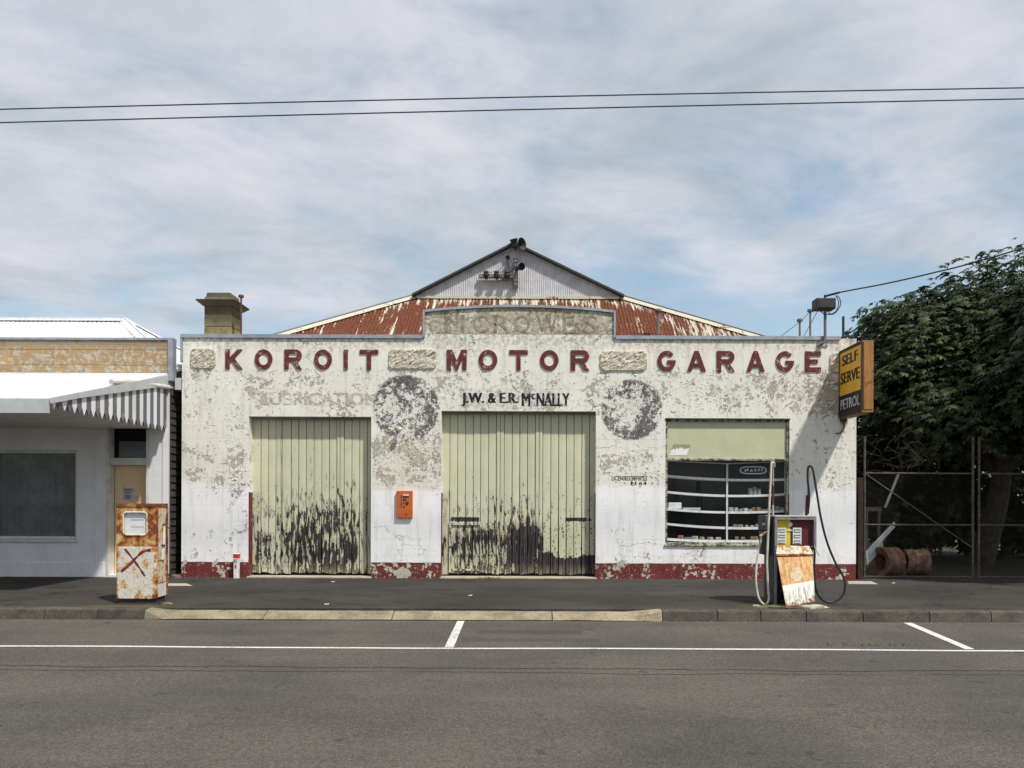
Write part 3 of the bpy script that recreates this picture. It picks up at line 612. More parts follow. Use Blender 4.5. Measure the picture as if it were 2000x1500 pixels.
# ---- rock-faced plaques with notched corners
def plaque(px0, px1, py0, py1):
    x0, x1, z0, z1 = ax(px0), ax(px1), az(py1), az(py0); ch = 0.075; m = MB(); nx = int((x1-x0)/0.012); nz = int((z1-z0)/0.012)
    rs = random.Random(px0); vs = []; h = np.zeros((nz+1, nx+1))
    for k in range(int(420*(x1-x0))):
        cx_, cz_ = rs.uniform(0, nx), rs.uniform(0, nz); L_ = rs.uniform(1.2, 4.5); a = R(rs.uniform(28, 62)); am = rs.uniform(-.014, .018); w = rs.uniform(.5, 1.2)
        for j in range(max(0, int(cz_-8)), min(nz, int(cz_+8))+1):
            for i in range(max(0, int(cx_-8)), min(nx, int(cx_+8))+1):
                u = (i-cx_)*math.cos(a)+(j-cz_)*math.sin(a); q = -(i-cx_)*math.sin(a)+(j-cz_)*math.cos(a)
                h[j, i] += am*math.exp(-(u/L_)**2-(q/w)**2)
    for j in range(nz+1):
        for i in range(nx+1):
            X = x0+(x1-x0)*i/nx; Z = z0+(z1-z0)*j/nz; e = min(i, nx-i, j, nz-j)
            vs.append((X, -0.030-(max(-0.012, min(0.03, h[j, i])) if e > 0 else -0.032), Z))
    def inside(i, j):
        X = (x1-x0)*(i+.5)/nx; Z = (z1-z0)*(j+.5)/nz; a = min(X, x1-x0-X); b = min(Z, z1-z0-Z); return a+b > ch
    fs = [(j*(nx+1)+i, j*(nx+1)+i+1, (j+1)*(nx+1)+i+1, (j+1)*(nx+1)+i) for j in range(nz) for i in range(nx) if inside(i, j)]
    bm = bmesh.new(); bv = [bm.verts.new(v) for v in vs]
    for f in fs: bm.faces.new([bv[q] for q in f])
    for v in [v for v in bm.verts if not v.link_faces]: bm.verts.remove(v)
    be = [e for e in bm.edges if e.is_boundary]; ex = bmesh.ops.extrude_edge_only(bm, edges=be)
    for v in [g for g in ex['geom'] if isinstance(g, bmesh.types.BMVert)]: v.co.y = 0.004
    bmesh.ops.recalc_face_normals(bm, faces=bm.faces); me = bpy.data.meshes.new('plaque'); bm.to_mesh(me); bm.free(); link('plaque', me, M['rock'], GB)
for q in ((371.5, 421, 683, 722.5), (758, 851.5, 683, 722), (1170.5, 1263, 685, 724), (1619, 1650, 687.5, 727)): plaque(*q)

# ---- signwriting that is flat paint: 3 mm proud of the wall
def text(s, mapf, w, h, mat, name, parent, bold=0.0, d=0.0, thick=0.0, label=None, space=1.0, heavy=0.035):
    cu = bpy.data.curves.new('t', 'FONT'); cu.body = s; cu.size = 1; cu.offset = bold; cu.space_character = space; cu.resolution_u = 3
    to = bpy.data.objects.new('t', cu); C.objects.link(to); bpy.context.view_layer.update()
    me = bpy.data.meshes.new_from_object(to.evaluated_get(bpy.context.evaluated_depsgraph_get())); bpy.data.objects.remove(to); bpy.data.curves.remove(cu)
    xs = [v.co.x for v in me.vertices]; ys = [v.co.y for v in me.vertices]; x0, x1, y0, y1 = min(xs), max(xs), min(ys), max(ys)
    if thick:
        bm = bmesh.new(); bm.from_mesh(me); ex = bmesh.ops.extrude_face_region(bm, geom=list(bm.faces))
        for v in [g for g in ex['geom'] if isinstance(g, bmesh.types.BMVert)]: v.co.z = 1.0
        bm.to_mesh(me); bm.free()
    if not thick and heavy:
        bm = bmesh.new(); base = me.copy(); k = 0
        for (du, dv) in ((-heavy, 0), (0, 0), (heavy, 0)):
            t2 = base.copy()
            for v in t2.vertices: v.co = (v.co.x+du, v.co.y+dv, -k*0.1)
            bm.from_mesh(t2); bpy.data.meshes.remove(t2); k += 1
        bm.to_mesh(me); bm.free(); x0 -= heavy; x1 += heavy
    off = wloc(parent)
    for v in me.vertices: v.co = Vector(mapf((v.co.x-x0)/(x1-x0)*w, (v.co.y-y0)/(y1-y0)*h, d+(thick if v.co.z > 0.5 else 0)-min(0, v.co.z)*0.005))-off
    me.update(); me.materials.clear(); o = link(name, me, mat, parent)
    if label: o['label'] = label
    return o
def wall_text(s, px0, px1, py0, py1, mat, **k):
    x0, z0 = ax(px0), az(py1); return text(s, lambda u, v, d: (x0+u, -0.003-d, z0+v), ax(px1)-x0, az(py0)-z0, mat, 'signwriting', GB, **k)
wall_text('J.W. & E.R.', 900.5, 1012, 767.5, 793.5, M['navy'], bold=0.0, heavy=0.058, label='navy painted lettering J.W. & E.R.'); wall_text('M', 1018, 1035.5, 767.5, 793, M['navy'], bold=0.0, heavy=0.045, label='navy painted letter M')
wall_text('c', 1037, 1045, 768.5, 780, M['navy'], bold=0.0, heavy=0.045, label='navy painted small letter c'); wall_text('NALLY', 1047, 1112, 767.5, 793, M['navy'], bold=0.0, heavy=0.045, label='navy painted lettering NALLY')
wall_text('LUBRICATION', 508, 738, 768, 792, M['ghost'], bold=0.0, heavy=0.046, label='faded ghost lettering LUBRICATION')
wall_text('LICENSED VEHICLE', 1194.5, 1264.5, 929, 937.5, M['navy'], bold=0.0, heavy=0.02, label='small navy lettering LICENSED VEHICLE'); [wall_text(ch_, 1232+8*i_, 1232+8*i_+(3 if ch_ == '1' else 6.5), 940, 946.5, M['navy'], bold=0.0, heavy=0.026) for i_, ch_ in enumerate('1164')]
for ch, a, b in (('M', 868, 906), ('C', 923, 950), ('R', 964, 995), ('O', 1003, 1034), ('W', 1047, 1087), ('E', 1098, 1122), ('S', 1138, 1166)):
    x0, z0 = ax(a), az(650); text(ch, lambda u, v, d: (x0+u, -0.001-d, z0+v), ax(b)-x0, az(615)-z0, M['ghostraw'], 'letter_trace', GB, bold=0.0, thick=0.005)

# ---- timber doors, plank by plank
DY = 0.22
def door(name, seams, py_top, label, ragged):
    dd = empty(name, (0, 0, 0)); dd.parent = GB; dd['label'] = label
    for i, (a, b) in enumerate(zip(seams[:-1], seams[1:])):
        gp_ = random.uniform(0.0045, 0.0075); x0, x1 = ax(a, DY)+gp_, ax(b, DY)-gp_; yo = random.uniform(-.003, .003); z0 = 0.045+random.uniform(0, ragged); z1 = py_top+0.05; m = MB()
        thin = (b-a) < 9
        if thin: yo -= 0.016
        rows = 15; vs = []; sl, sr_ = random.uniform(0, .004), random.uniform(0, .004)
        for q in range(rows):
            t = q/(rows-1); Z = z0+(z1-z0)*t; low_ = max(0.15, 1.1-Z*.45)
            if random.random() < .3*low_: sl = random.uniform(.002, .010)*low_
            else: sl *= .6
            if random.random() < .3*low_: sr_ = random.uniform(.002, .010)*low_
            else: sr_ *= .6
            if thin: sl = sr_ = 0
            za, zc = (Z+random.uniform(0, ragged*1.3), Z+random.uniform(0, ragged*1.3)) if q == 0 else (Z, Z)
            wv_ = .0025*math.sin(t*5+i)
            vs += [(x0+sl, DY+yo+.004+wv_, za), ((x0+x1)/2+random.uniform(-.01, .01), DY+yo+wv_, (za+zc)/2 if q else Z+random.uniform(0, ragged*1.3)), (x1-sr_, DY+yo+.004+wv_, zc), (x1-sr_, DY+yo+.03, zc), (x0+sl, DY+yo+.03, za)]
        fs = []
        for q in range(rows-1):
            for t in range(5): fs.append((5*q+t, 5*q+(t+1) % 5, 5*q+5+(t+1) % 5, 5*q+5+t))
        fs += [(4, 3, 2, 1, 0), tuple(5*(rows-1)+t for t in range(5))]
        m.add(vs, fs).build('plank', M['door'], dd)
    return dd
D1 = door('garage_door', [487, 492, 509.5, 524, 538.5, 549, 550.5, 568.5, 583, 598, 613, 628, 643, 658, 664, 672, 687, 702, 717, 728], d1[2], 'smaller green plank door with flaking paint', 0.03)
D2 = door('garage_door', [862, 878.5, 893.5, 909, 924, 938.5, 954, 969.5, 976.5, 984.5, 1000, 1015, 1030, 1045.5, 1052.5, 1060, 1075.5, 1091, 1106, 1121, 1136, 1151.5, 1165.5], d2[2], 'larger green plank door with a low hatch', 0.03)
for (dd, d) in ((D1, d1), (D2, d2)):
    part('dark_backing', M['interior'], dd, (d[0]-.02, d[1]+.02, DY+0.034, DY+0.07, 0.01, d[2]+0.03))  # near-black sheet paints the darkness seen through the plank gaps
    part('head_beam', M['greytimber'], dd, (d[0]+0.002, d[1]-0.002, DY-0.075, DY-0.008, d[2]-0.045, d[2]-0.003))
    part('threshold', M['slab'], GB, (d[0]-0.02, d[1]+0.02, -0.05, 0.30, -0.02, 0.028), bev=0.006)
hx0, hx1, hz0, hz1 = ax(877, DY), ax(942, DY), az(1113, DY), az(1021, DY)
for b in ((hx0, hx0+.05, hz0-.06, hz1), (hx1-.05, hx1, hz0-.06, hz1), (hx0+.052, hx1-.052, hz1-.055, hz1)): part('hatch_frame', M['door'], D2, (b[0], b[1], DY-0.03, DY-0.004, b[2], b[3]), bev=0.004)
part('hatch_rail', M['door'], D2, (hx0+.052, hx1-.052, DY-0.026, DY-0.005, hz0-.02, hz0+.02))
mm = MB(); c = at(888, 1068, DY); mm.tube([c+Vector((-.11, -.03, 0)), c+Vector((.09, -.03, 0))], 0.012, 6); mm.box(c.x-.02, c.x+.05, DY-0.05, DY-0.008, c.z-.05, c.z+.08, 0.008); mm.tube([c+Vector((-.02, -.05, 0)), c+Vector((-.02, -.06, -.07))], 0.01, 6); mm.build('bolt', M['darkmetal'], D2)
# ---- shop window
W = empty('shop_window', (0, 0, 0)); W.parent = GB; W['label'] = 'wide window with green board above dusty shelves'
wx0, wx1, wz0, wz1 = wn; fy0, fy1 = 0.03, 0.12; mz = az(896.5, 0.05)
def fr(x0, x1, z0, z1, y0=fy0, y1=fy1): part('frame', M['frame'], W, (x0, x1, y0, y1, z0, z1), bev=0.006)
fr(wx0+.003, wx0+.045, wz0+.003, wz1-.003); fr(wx1-.045, wx1-.003, wz0+.003, wz1-.003); fr(wx0+.047, wx1-.047, wz1-.05, wz1-.003); fr(wx0+.047, wx1-.047, wz0+.003, wz0+.05); fr(wx0+.047, wx1-.047, mz-.022, mz+.022)
part('sill', M['frame'], W, (wx0-.02, wx1+.02, -0.035, 0.029, wz0-.03, wz0+.012), bev=0.006); part('head_flashing', M['darkmetal'], W, (wx0-.01, wx1+.01, -0.02, 0.029, wz1-.012, wz1+.012))
part('sign_board', M['greenboard'], W, (wx0+.046, wx1-.046, 0.07, 0.09, mz+.023, wz1-.051))
part('glass', M['glass'], W, (wx0+.046, wx1-.046, 0.078, 0.083, wz0+.051, mz-.023))
sy0, sy1 = 0.30, 0.62; six0, six1 = wx0+0.02, wx1+0.02
def shelf_z(px_, ys): 
    t = (px_-1304)/(1537-1304); return ys[0]*(1-t)*(1-2*t)+4*ys[1]*t*(1-t)+ys[2]*t*(2*t-1)
SH = [(928.5, 935.5, 934.5), (960, 967, 963.5), (993.5, 999.5, 996), (1022.5, 1030, 1028), (1052.5, 1056, 1053)]
for ys in SH:
    m = MB(); vs = []; k = 24
    for i in range(k+1):
        px_ = 1298+i*(1542-1298)/k; bow = 0.0; X = ax(px_, sy0); Z = az(shelf_z(px_, ys), sy0)
        vs += [(X, sy0, Z+.022), (X, sy0, Z-.024), (X, sy1, Z-.024), (X, sy1, Z+.022)]
    fs = [(4*i+t, 4*i+(t+1) % 4, 4*i+4+(t+1) % 4, 4*i+4+t) for i in range(k) for t in range(4)]+[(0, 1, 2, 3), (4*k+3, 4*k+2, 4*k+1, 4*k)]
    m.add(vs, fs).build('shelf', M['shelf'], W)
m = MB(); m.tube([at(1300, 900, .3), at(1420, 905.5, .3), at(1540, 901, .3)], 0.012, 6); m.build('shelf_rail', M['shelf'], W)
part('divider', M['shelf'], W, (ax(1418.5, .28), ax(1421.5, .28), .27, .295, az(1056, .28), az(904, .28)))
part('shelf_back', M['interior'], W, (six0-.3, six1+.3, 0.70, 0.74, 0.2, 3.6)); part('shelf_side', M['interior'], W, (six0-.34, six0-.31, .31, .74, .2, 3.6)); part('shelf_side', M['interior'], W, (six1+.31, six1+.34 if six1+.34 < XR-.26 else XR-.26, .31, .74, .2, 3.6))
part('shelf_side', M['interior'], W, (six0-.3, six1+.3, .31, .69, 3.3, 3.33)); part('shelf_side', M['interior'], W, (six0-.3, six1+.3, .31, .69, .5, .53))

# ---- roof
EZ, EYr, GY = 4.42, 0.34, 3.0
gb = (ax(810, GY), ax(1211, GY), az(583, GY)); ap = (ax(1003, GY), az(484, GY)); exl, exr = -6.98, 6.49
ROOF = empty('roof', (0, 0, 0)); ROOF.parent = GB
def hipY(X):
    if X < gb[0]: return EYr+(GY-EYr)*max(0, (X-exl)/(gb[0]-exl))
    if X > gb[1]: return EYr+(GY-EYr)*max(0, (exr-X)/(exr-gb[1]))
    return GY
def frontZ(Y): return EZ+(gb[2]-EZ)*(Y-EYr)/(GY-EYr)
pitch = 0.078; nrm = Vector((0, -(gb[2]-EZ), GY-EYr)).normalized(); x = exl; k = 0
while x < exr-0.01:
    x1 = min(x+pitch*10, exr); m = MB(); n = max(4, int((x1-x)/pitch*7)); vs = []; lift = 0.004*(k % 2)
    for i in range(n+1):
        X = x+(x1-x)*i/n; w = 0.011*math.sin(2*math.pi*X/pitch)+lift
        for t in (0, .5, 1):
            Y = EYr+(hipY(X)-EYr)*t; p = Vector((X, Y, frontZ(Y)))+nrm*w; vs.append(p)
    m.add(vs, [(3*i+t, 3*i+3+t, 3*i+4+t, 3*i+1+t) for i in range(n) for t in (0, 1)]); m.build('roof_sheet', M['rustroof'], ROOF, smooth=True, recalc=False); x = x1; k += 1
# side slopes back to the far end
RYB = 18.2
for (ex, gx) in ((exl, gb[0]), (exr, gb[1])):
    m = MB(); A = Vector((ex, EYr, EZ)); B = Vector((gx, GY, gb[2])); P_ = Vector((ap[0], GY-0.03, ap[1])); P2 = Vector((ap[0], RYB, ap[1])); E2 = Vector((ex, RYB, EZ)); G0 = Vector((gx, GY-0.03, gb[2]))
    m.add([A, B, G0, P_, P2, E2], [(0, 1, 4, 5), (1, 2, 3, 4)]); m.build('side_slope', M['rustroof'], ROOF, recalc=False)
    dr = (B-A).normalized(); side = Vector((1 if ex < 0 else -1, 0, 0)); up = Vector((0, 0, 1))
    m = MB(); q = [A+up*.01-side*.02, B+up*.03-side*.02]
    wq = side*0.13+Vector((0, -0.02, -0.01)); vs = []
    for p in q: vs += [p+up*.055, p+up*.0+wq*1.0-up*.01+nrm*.02, p-side*.10-up*.03]
    m.add(vs, [(0, 1, 4, 3), (0, 3, 5, 2)]); m.build('hip_cap', M['palecap'], ROOF, recalc=False)
    m = MB(); m.tube([A+up*.06-side*.03, B+up*.085-side*.03], 0.022, 6); m.build('hip_roll', M['pipe'], ROOF)
part('gable_flashing', M['palecap'], ROOF, (gb[0]+.05, gb[1]-.05, GY-.10, GY-.07, gb[2]-.03, gb[2]+.03))
GAB = empty('gable', (0, 0, 0)); GAB.parent = GB; GAB['label'] = 'grey corrugated gable above the rusty roof'
def gz(X):
    return gb[2]+(ap[1]-gb[2])*((X-gb[0])/(ap[0]-gb[0]) if X < ap[0] else (gb[1]-X)/(gb[1]-ap[0]))
gx = gb[0]+.02; gp = 0.052
while gx < gb[1]-.03:
    x1 = min(gx+gp*14, gb[1]-.02); n = max(4, int((x1-gx)/gp*6)); vs = []
    xs_ = sorted(set([gx+(x1-gx)*i/n for i in range(n+1)]+([ap[0]] if gx < ap[0] < x1 else [])))
    for X in xs_:
        Y = GY-.05+0.0075*math.sin(2*math.pi*X/gp); vs += [(X, Y, gb[2]+.0), (X, Y, gz(X)+.03)]
    MB().add(vs, [(2*i, 2*i+2, 2*i+3, 2*i+1) for i in range(len(xs_)-1)]).build('gable_sheet', M['gable'], GAB, smooth=True, recalc=False); gx = x1
for (bx, sgn) in ((gb[0]-.06, 1), (gb[1]+.06, -1)):
    m = MB(); A = Vector((bx, GY-.2, gb[2]+.0)); B = Vector((ap[0], GY-.2, ap[1]+.03)); u = Vector((0, 0, 1)); m.add([A, B, B+u*.05, A+u*.05, A+Vector((0, .22, 0)), B+Vector((0, .22, 0)), B+u*.05+Vector((0, .22, 0)), A+u*.05+Vector((0, .22, 0))], [(0, 1, 2, 3), (4, 7, 6, 5), (0, 4, 5, 1), (3, 2, 6, 7), (0, 3, 7, 4), (1, 5, 6, 2)]); m.build('barge_board', M['darkmetal'], GAB)
    m = MB(); m.tube([A+u*.062+Vector((0, 0.03, 0)), B+u*.062+Vector((0, .03, 0))], 0.016, 6); m.build('barge_roll', M['galv'], GAB)
m = MB(); m.tube([(ap[0], GY-.26, ap[1]+.1), (ap[0], RYB, ap[1]+.1)], 0.05, 8); m.build('ridge_roll', M['palecap'], ROOF)
# ---- chimney of big stones
CH = empty('chimney', (0, 0, 0)); CH.parent = GB; CH['label'] = 'mossy stone chimney with projecting cap'
cy0 = 2.5; cx0, cx1 = ax(397, cy0), ax(450.5, cy0); cdep = cx1-cx0; cb, ct = 4.2, az(598, cy0)
part('core', M['mortar'], CH, (cx0+.015, cx1-.015, cy0+.015, cy0+cdep-.015, cb, ct+.2))
rows = [cb, az(668, cy0), az(640, cy0), az(617, cy0), ct-.005]; g = 0.006
for r_, (za, zb) in enumerate(zip(rows[:-1], rows[1:])):
    sp = 0.62 if r_ % 2 else 0.38
    for (a, b) in ((0, sp), (sp, 1)):
        for (u0, u1, v0, v1) in ((cx0+cdep*a, cx0+cdep*b, cy0, cy0+.1), (cx0+cdep*a, cx0+cdep*b, cy0+cdep-.1, cy0+cdep)):
            part('stone', M['stone'], CH, (u0+g, u1-g, v0, v1, za+g, zb-g), bev=0.012)
    a, b = cy0+.102, cy0+cdep-.102; md = a+(b-a)*sp
    for (u0, u1) in ((cx0, cx0+.1), (cx1-.1, cx1)):
        for (v0, v1) in ((a, md), (md, b)): part('stone', M['stone'], CH, (u0, u1, v0+g, v1-g, za+g, zb-g), bev=0.012)
o_ = 0.14
def frustum(x0, x1, y0, y1, z0, z1, i0, i1): # inset i0 at the bottom, i1 at the top
    vs = [(x0+i0, y0+i0, z0), (x1-i0, y0+i0, z0), (x1-i0, y1-i0, z0), (x0+i0, y1-i0, z0), (x0+i1, y0+i1, z1), (x1-i1, y0+i1, z1), (x1-i1, y1-i1, z1), (x0+i1, y1-i1, z1)]
    return vs, [(3, 2, 1, 0), (4, 5, 6, 7), (0, 1, 5, 4), (1, 2, 6, 5), (2, 3, 7, 6), (3, 0, 4, 7)]
bx = (cx0-o_, cx1+o_, cy0-o_, cy0+cdep+o_); zt = az(585.5, cy0-o_)
m = MB(); m.add(*frustum(*bx, ct-.02, zt-.03, o_-.02, 0)); m.build('cap_moulding', M['stone'], CH)
part('cap_slab', M['stone'], CH, (bx[0], bx[1], bx[2], bx[3], zt-.028, zt), bev=0.008)
m = MB(); m.add(*frustum(cx0+.02, cx1-.02, cy0+.02, cy0+cdep-.02, zt+.002, az(572.5, cy0), 0, .03)); m.build('flue_block', M['stone'], CH)
def vent(px, py0, py1, Y, r, mat, capped, nm='vent_pipe'):
    a, b = at(px, py1, Y), at(px, py0, Y); v = MB(); v.tube([a, b], r, 8)
    if capped: v.lathe([(0.0, .05), (r*2.6, .03), (r*2.9, -.005), (r*2.6, -.025), (0, -.025)], b, (0, 0, 1), 10)
    return v.build(nm, mat, GB, smooth=True)
m_rp = plain('rusty_brown_pipe', (0.12, 0.055, 0.04), 0.8, var=0.3, scale=9)
vent(471, 579, 662, 2.3, .022, m_rp, True); vent(1285.5, 607, 662, 1.2, .028, M['pipe'], True); vent(1562, 626, 664, .9, .022, M['pipe'], True); vent(1582.5, 607, 664, .9, .022, M['pipe'], True); vent(1647, 618, 664, .9, .028, M['darkmetal'], False)

# ------------------------------------------------------------------ neighbouring shop on the left
SB = empty('shop_building', (-9, 0, 0), 'white timber shop with striped awning end and bare parapet boards', 'building')
sxr = ax(329); sxl = -15.5; dY = 0.24
dx0, dx1, dtop = ax(207.5, 0), ax(290.5, 0), az(833)
swall = [(sxl, -.1), (dx0, -.1), (dx0, dtop), (dx1, dtop), (dx1, -.1), (sxr, -.1), (sxr, 4.0), (sxl, 4.0)]
swx = (-12.6, ax(150), .75, 2.55)
MB().prism(swall, [[(swx[0], swx[2]), (swx[0], swx[3]), (swx[1], swx[3]), (swx[1], swx[2])]], xz, 0.0, dY-.02).build('front_wall', M['whitepaint'], SB)
SW = empty('display_window', (0, 0, 0)); SW.parent = SB
for b_ in ((swx[0], swx[0]+.06, swx[2], swx[3]), (swx[1]-.06, swx[1], swx[2], swx[3]), (swx[0]+.062, swx[1]-.062, swx[3]-.06, swx[3]), (swx[0]+.062, swx[1]-.062, swx[2], swx[2]+.07), (-10.9, -10.85, swx[2]+.072, swx[3]-.062)): part('frame', M['offwhite'], SW, (b_[0]+.002, b_[1]-.002, .04, .12, b_[2]+.002, b_[3]-.002), bev=.006)
part('glass', M['glass2'], SW, (swx[0]+.05, swx[1]-.05, .075, .082, swx[2]+.06, swx[3]-.05)); part('sill', M['offwhite'], SW, (swx[0]-.04, swx[1]+.04, -.06, .038, swx[2]-.05, swx[2]-.002), bev=.008)
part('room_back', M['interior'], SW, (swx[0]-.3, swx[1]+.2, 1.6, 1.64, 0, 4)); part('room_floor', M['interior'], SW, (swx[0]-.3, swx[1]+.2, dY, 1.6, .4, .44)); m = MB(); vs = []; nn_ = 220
for i_ in range(nn_+1):
    t_ = i_/nn_; X = swx[0]+.05+(swx[1]-swx[0]-.1)*t_; w_ = .022*math.sin(t_*150)+.014*math.sin(t_*61+1); vs += [(X, .19+w_, swx[2]+.02), (X, .18+w_*.6, swx[3]+.02)]
m.add(vs, [(2*i_, 2*i_+2, 2*i_+3, 2*i_+1) for i_ in range(nn_)]); m.build('curtain', plain('faded_curtain', (.40, .39, .36), .9, var=.2, scale=3), SW, smooth=True, recalc=False)
part('corner_board', M['whitepaint'], SB, (ax(318), sxr+.004, -.022, -.002, .0, 2.95)); part('skirting', M['whitepaint'], SB, (sxl, dx0-.02, -.035, -.002, 0, .30), (dx1+.05, sxr+.006, -.035, -.0025, 0, .30), bev=0.01)
part('panel_moulding', M['whitepaint'], SB, (ax(60), ax(190), -.02, -.002, az(840), az(834)), (ax(186), ax(191), -.025, -.003, .31, az(841)), bev=0.004)
part('door_jamb', M['offwhite'], SB, (dx0+.002, dx0+.05, -.012, dY-.03, 0, dtop-.003), (dx1-.05, dx1-.002, -.012, dY-.03, 0, dtop-.003))
part('transom_rail', M['offwhite'], SB, (dx0+.052, dx1-.052, .04, dY, az(912, .2), az(898, .2)), bev=0.008); part('transom_head', M['offwhite'], SB, (dx0+.052, dx1-.052, .05, dY, az(840, .2), dtop-.003))
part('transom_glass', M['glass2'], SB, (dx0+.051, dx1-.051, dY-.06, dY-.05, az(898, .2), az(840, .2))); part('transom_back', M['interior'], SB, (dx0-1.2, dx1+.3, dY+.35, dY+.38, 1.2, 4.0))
part('transom_sheen', M['greyfascia'], SB, (dx0+.04, dx1-.04, dY+.15, dY+.17, az(896, .3), az(864, .3)))  # grey panel stands in for the reflection low in the transom glass
part('door_board', M['peach'], SB, (dx0+.052, dx1-.052, dY-.02, dY+.03, .05, az(912.5, .2))); part('door_step', M['whitepaint'], SB, (dx0+.052, dx1-.052, .0, dY, -.05, .045))
m = MB()
for _ in range(14):
    a = at(random.uniform(215, 285), random.choice([random.uniform(940, 960), random.uniform(968, 976)]), dY-.022); m.box(a.x-.007, a.x+.007, dY-.026, dY-.0215, a.z-.006, a.z+.008)
m.build('nail_hole', M['darkmetal'], SB)
# parapet boards
rowsz = [az(q) for q in (731, 716.5, 686.5, 668)]; bxs = [sxl, -12.2, -9.6, ax(246), ax(329.5)]
for z0, z1 in zip(rowsz[:-1], rowsz[1:]):
    cut = sorted([sxl, sxr]+[v+random.uniform(-.4, .4) for v in (-13.1, -10.4)])
    for a, b in zip(cut[:-1], cut[1:]): part('parapet_board', M['boards'], SB, (a+.002, b-.002, -.03, .02, z0+.004, z1-.003), bev=0.003)
part('parapet_frame', M['greytimber'], SB, (sxl, sxr, .022, .10, 4.0, az(668)))
part('parapet_capping', M['capping'], SB, (sxl, sxr+.02, -.055, .12, az(667.6), az(663.2))); part('end_capping', M['capping'], SB, (sxr+.002, ax(338.5), -.06, .12, az(747), az(663)), bev=0.004)
part('fascia', M['whitepaint'], SB, (sxl, ax(328.5), -.04, -.002, az(743), az(731.5))); part('fascia', M['greyfascia'], SB, (sxl, ax(328.5), -.03, -.002, az(752), az(743.5)))
# dark weatherboards down the side
z = 0.02
while z < 3.75:
    m = MB(); X0 = sxr+.01; m.add([(X0+.035, .03, z), (X0+.035, 9, z), (X0+.012, 9, z+.150), (X0+.012, .03, z+.150), (X0, .03, z), (X0, 9, z), (X0, 9, z+.15), (X0, .03, z+.15)], [(0, 1, 2, 3), (4, 7, 6, 5), (0, 3, 7, 4), (0, 4, 5, 1), (1, 5, 6, 2), (2, 6, 7, 3)]); m.build('weatherboard', M['darkboards'], SB); z += .146
part('side_frame', M['interior'], SB, (sxr-.1, sxr+.008, dY, 9, 0, 4.0)); part('eave_box', M['greyfascia'], SB, (ax(339.5), ax(352.5), .03, .3, az(763), az(740)))
m = MB(); pr = ell(0, 0, .055, .06, 180, 360, 10); m.prism([(ax(347)+p[0], az(713)+p[1]) for p in pr], [], xz, .05, 6); m.build('gutter', M['galv'], SB)
# hipped roof, white iron
AP = at(246, 627, 5.0); sh_e = 4.18; rx1 = -7.2; RY0, RY1 = .35, 9.65
def corr(m, A, B, Cc, Dd, n, amp=0.012):
    pass
def roof_plane(P0, P1, Q0, Q1, count, name='roof_sheet'):
    """sheets between eave edge P0-P1 and top edge Q0-Q1"""
    nn = (P1-P0).cross(Q0-P0).normalized(); nn = nn if nn.z > 0 else -nn
    L_ = (P1-P0).length
    for s in range(count):
        k = 50; vs = []
        for i in range(k+1):
            t = (s+i/k)/count; w = nn*(0.011*math.sin(2*math.pi*t*L_/.12)+.004*(s % 2)); vs += [P0.lerp(P1, t)+w, Q0.lerp(Q1, t)+w]
        MB().add(vs, [(2*i, 2*i+2, 2*i+3, 2*i+1) for i in range(k)]).build(name, M['whiteiron'], SB, smooth=True, recalc=False)
E = lambda x_, y_: Vector((x_, y_, sh_e))
AL = Vector((-15.5, AP.y, AP.z))
roof_plane(E(AP.x, RY0), E(-15.5, RY0), AP, AL, 5); roof_plane(E(rx1, RY0), E(AP.x, RY0), AP+Vector((.001, 0, 0)), AP, 4)
roof_plane(E(rx1, RY0), E(rx1, RY1), AP, AP+Vector((0, .001, 0)), 9); roof_plane(E(-15.5, RY1), E(rx1, RY1), AL, AP, 6)
for (A, B) in ((E(rx1, RY0), AP), (E(rx1, RY1), AP), (AP, AL)):
    d = (B-A).normalized(); sd = d.cross(Vector((0, 0, 1))).normalized()*.17; u = Vector((0, 0, 1)); m = MB()
    m.add([A+u*.05, B+u*.05, B+sd-u*.03, A+sd-u*.03, A-sd-u*.03, B-sd-u*.03], [(0, 1, 2, 3), (0, 4, 5, 1)]); m.build('hip_cap', M['whiteiron'], SB, recalc=False)
    m = MB(); m.tube([A+u*.055, B+u*.055], .028, 6); m.build('hip_roll', M['whiteiron'], SB)
# awning over the footpath, its picket end facing the garage
AWY = -3.75
def aw_top(Y): return 4.04+.262*Y
def aw_low(Y): return min(3.86+.206*Y, aw_top(Y)-.05)
axr = ax(326.5); AWB = az(845)
m = MB(); za, zb = aw_top(0)+.03, aw_top(AWY)+.03
m.add([(axr-.02, -.05, za), (sxl, -.05, za), (sxl, AWY, zb), (axr-.02, AWY, zb), (axr-.02, -.05, za-.03), (sxl, -.05, za-.03), (sxl, AWY, zb-.03), (axr-.02, AWY, zb-.03)], [(0, 1, 2, 3), (4, 7, 6, 5), (0, 3, 7, 4), (3, 2, 6, 7), (2, 1, 5, 6), (1, 0, 4, 5)]); m.build('awning_roof', M['whiteiron'], SB)
m = MB(); q = [(axr-.02, 0), (axr+.012, 0)]
m.prism([(-.06, aw_top(-.06)+.035), (AWY-.03, aw_top(AWY)+.035), (AWY-.03, aw_low(AWY)), (-3.1, aw_low(-3.1)), (-.06, aw_low(-.06))], [], lambda u, v, d: (axr+d, u, v), .004, .04); m.build('awning_barge', M['greyfascia'], SB)
yq = -.045; k = 0; pw = .132
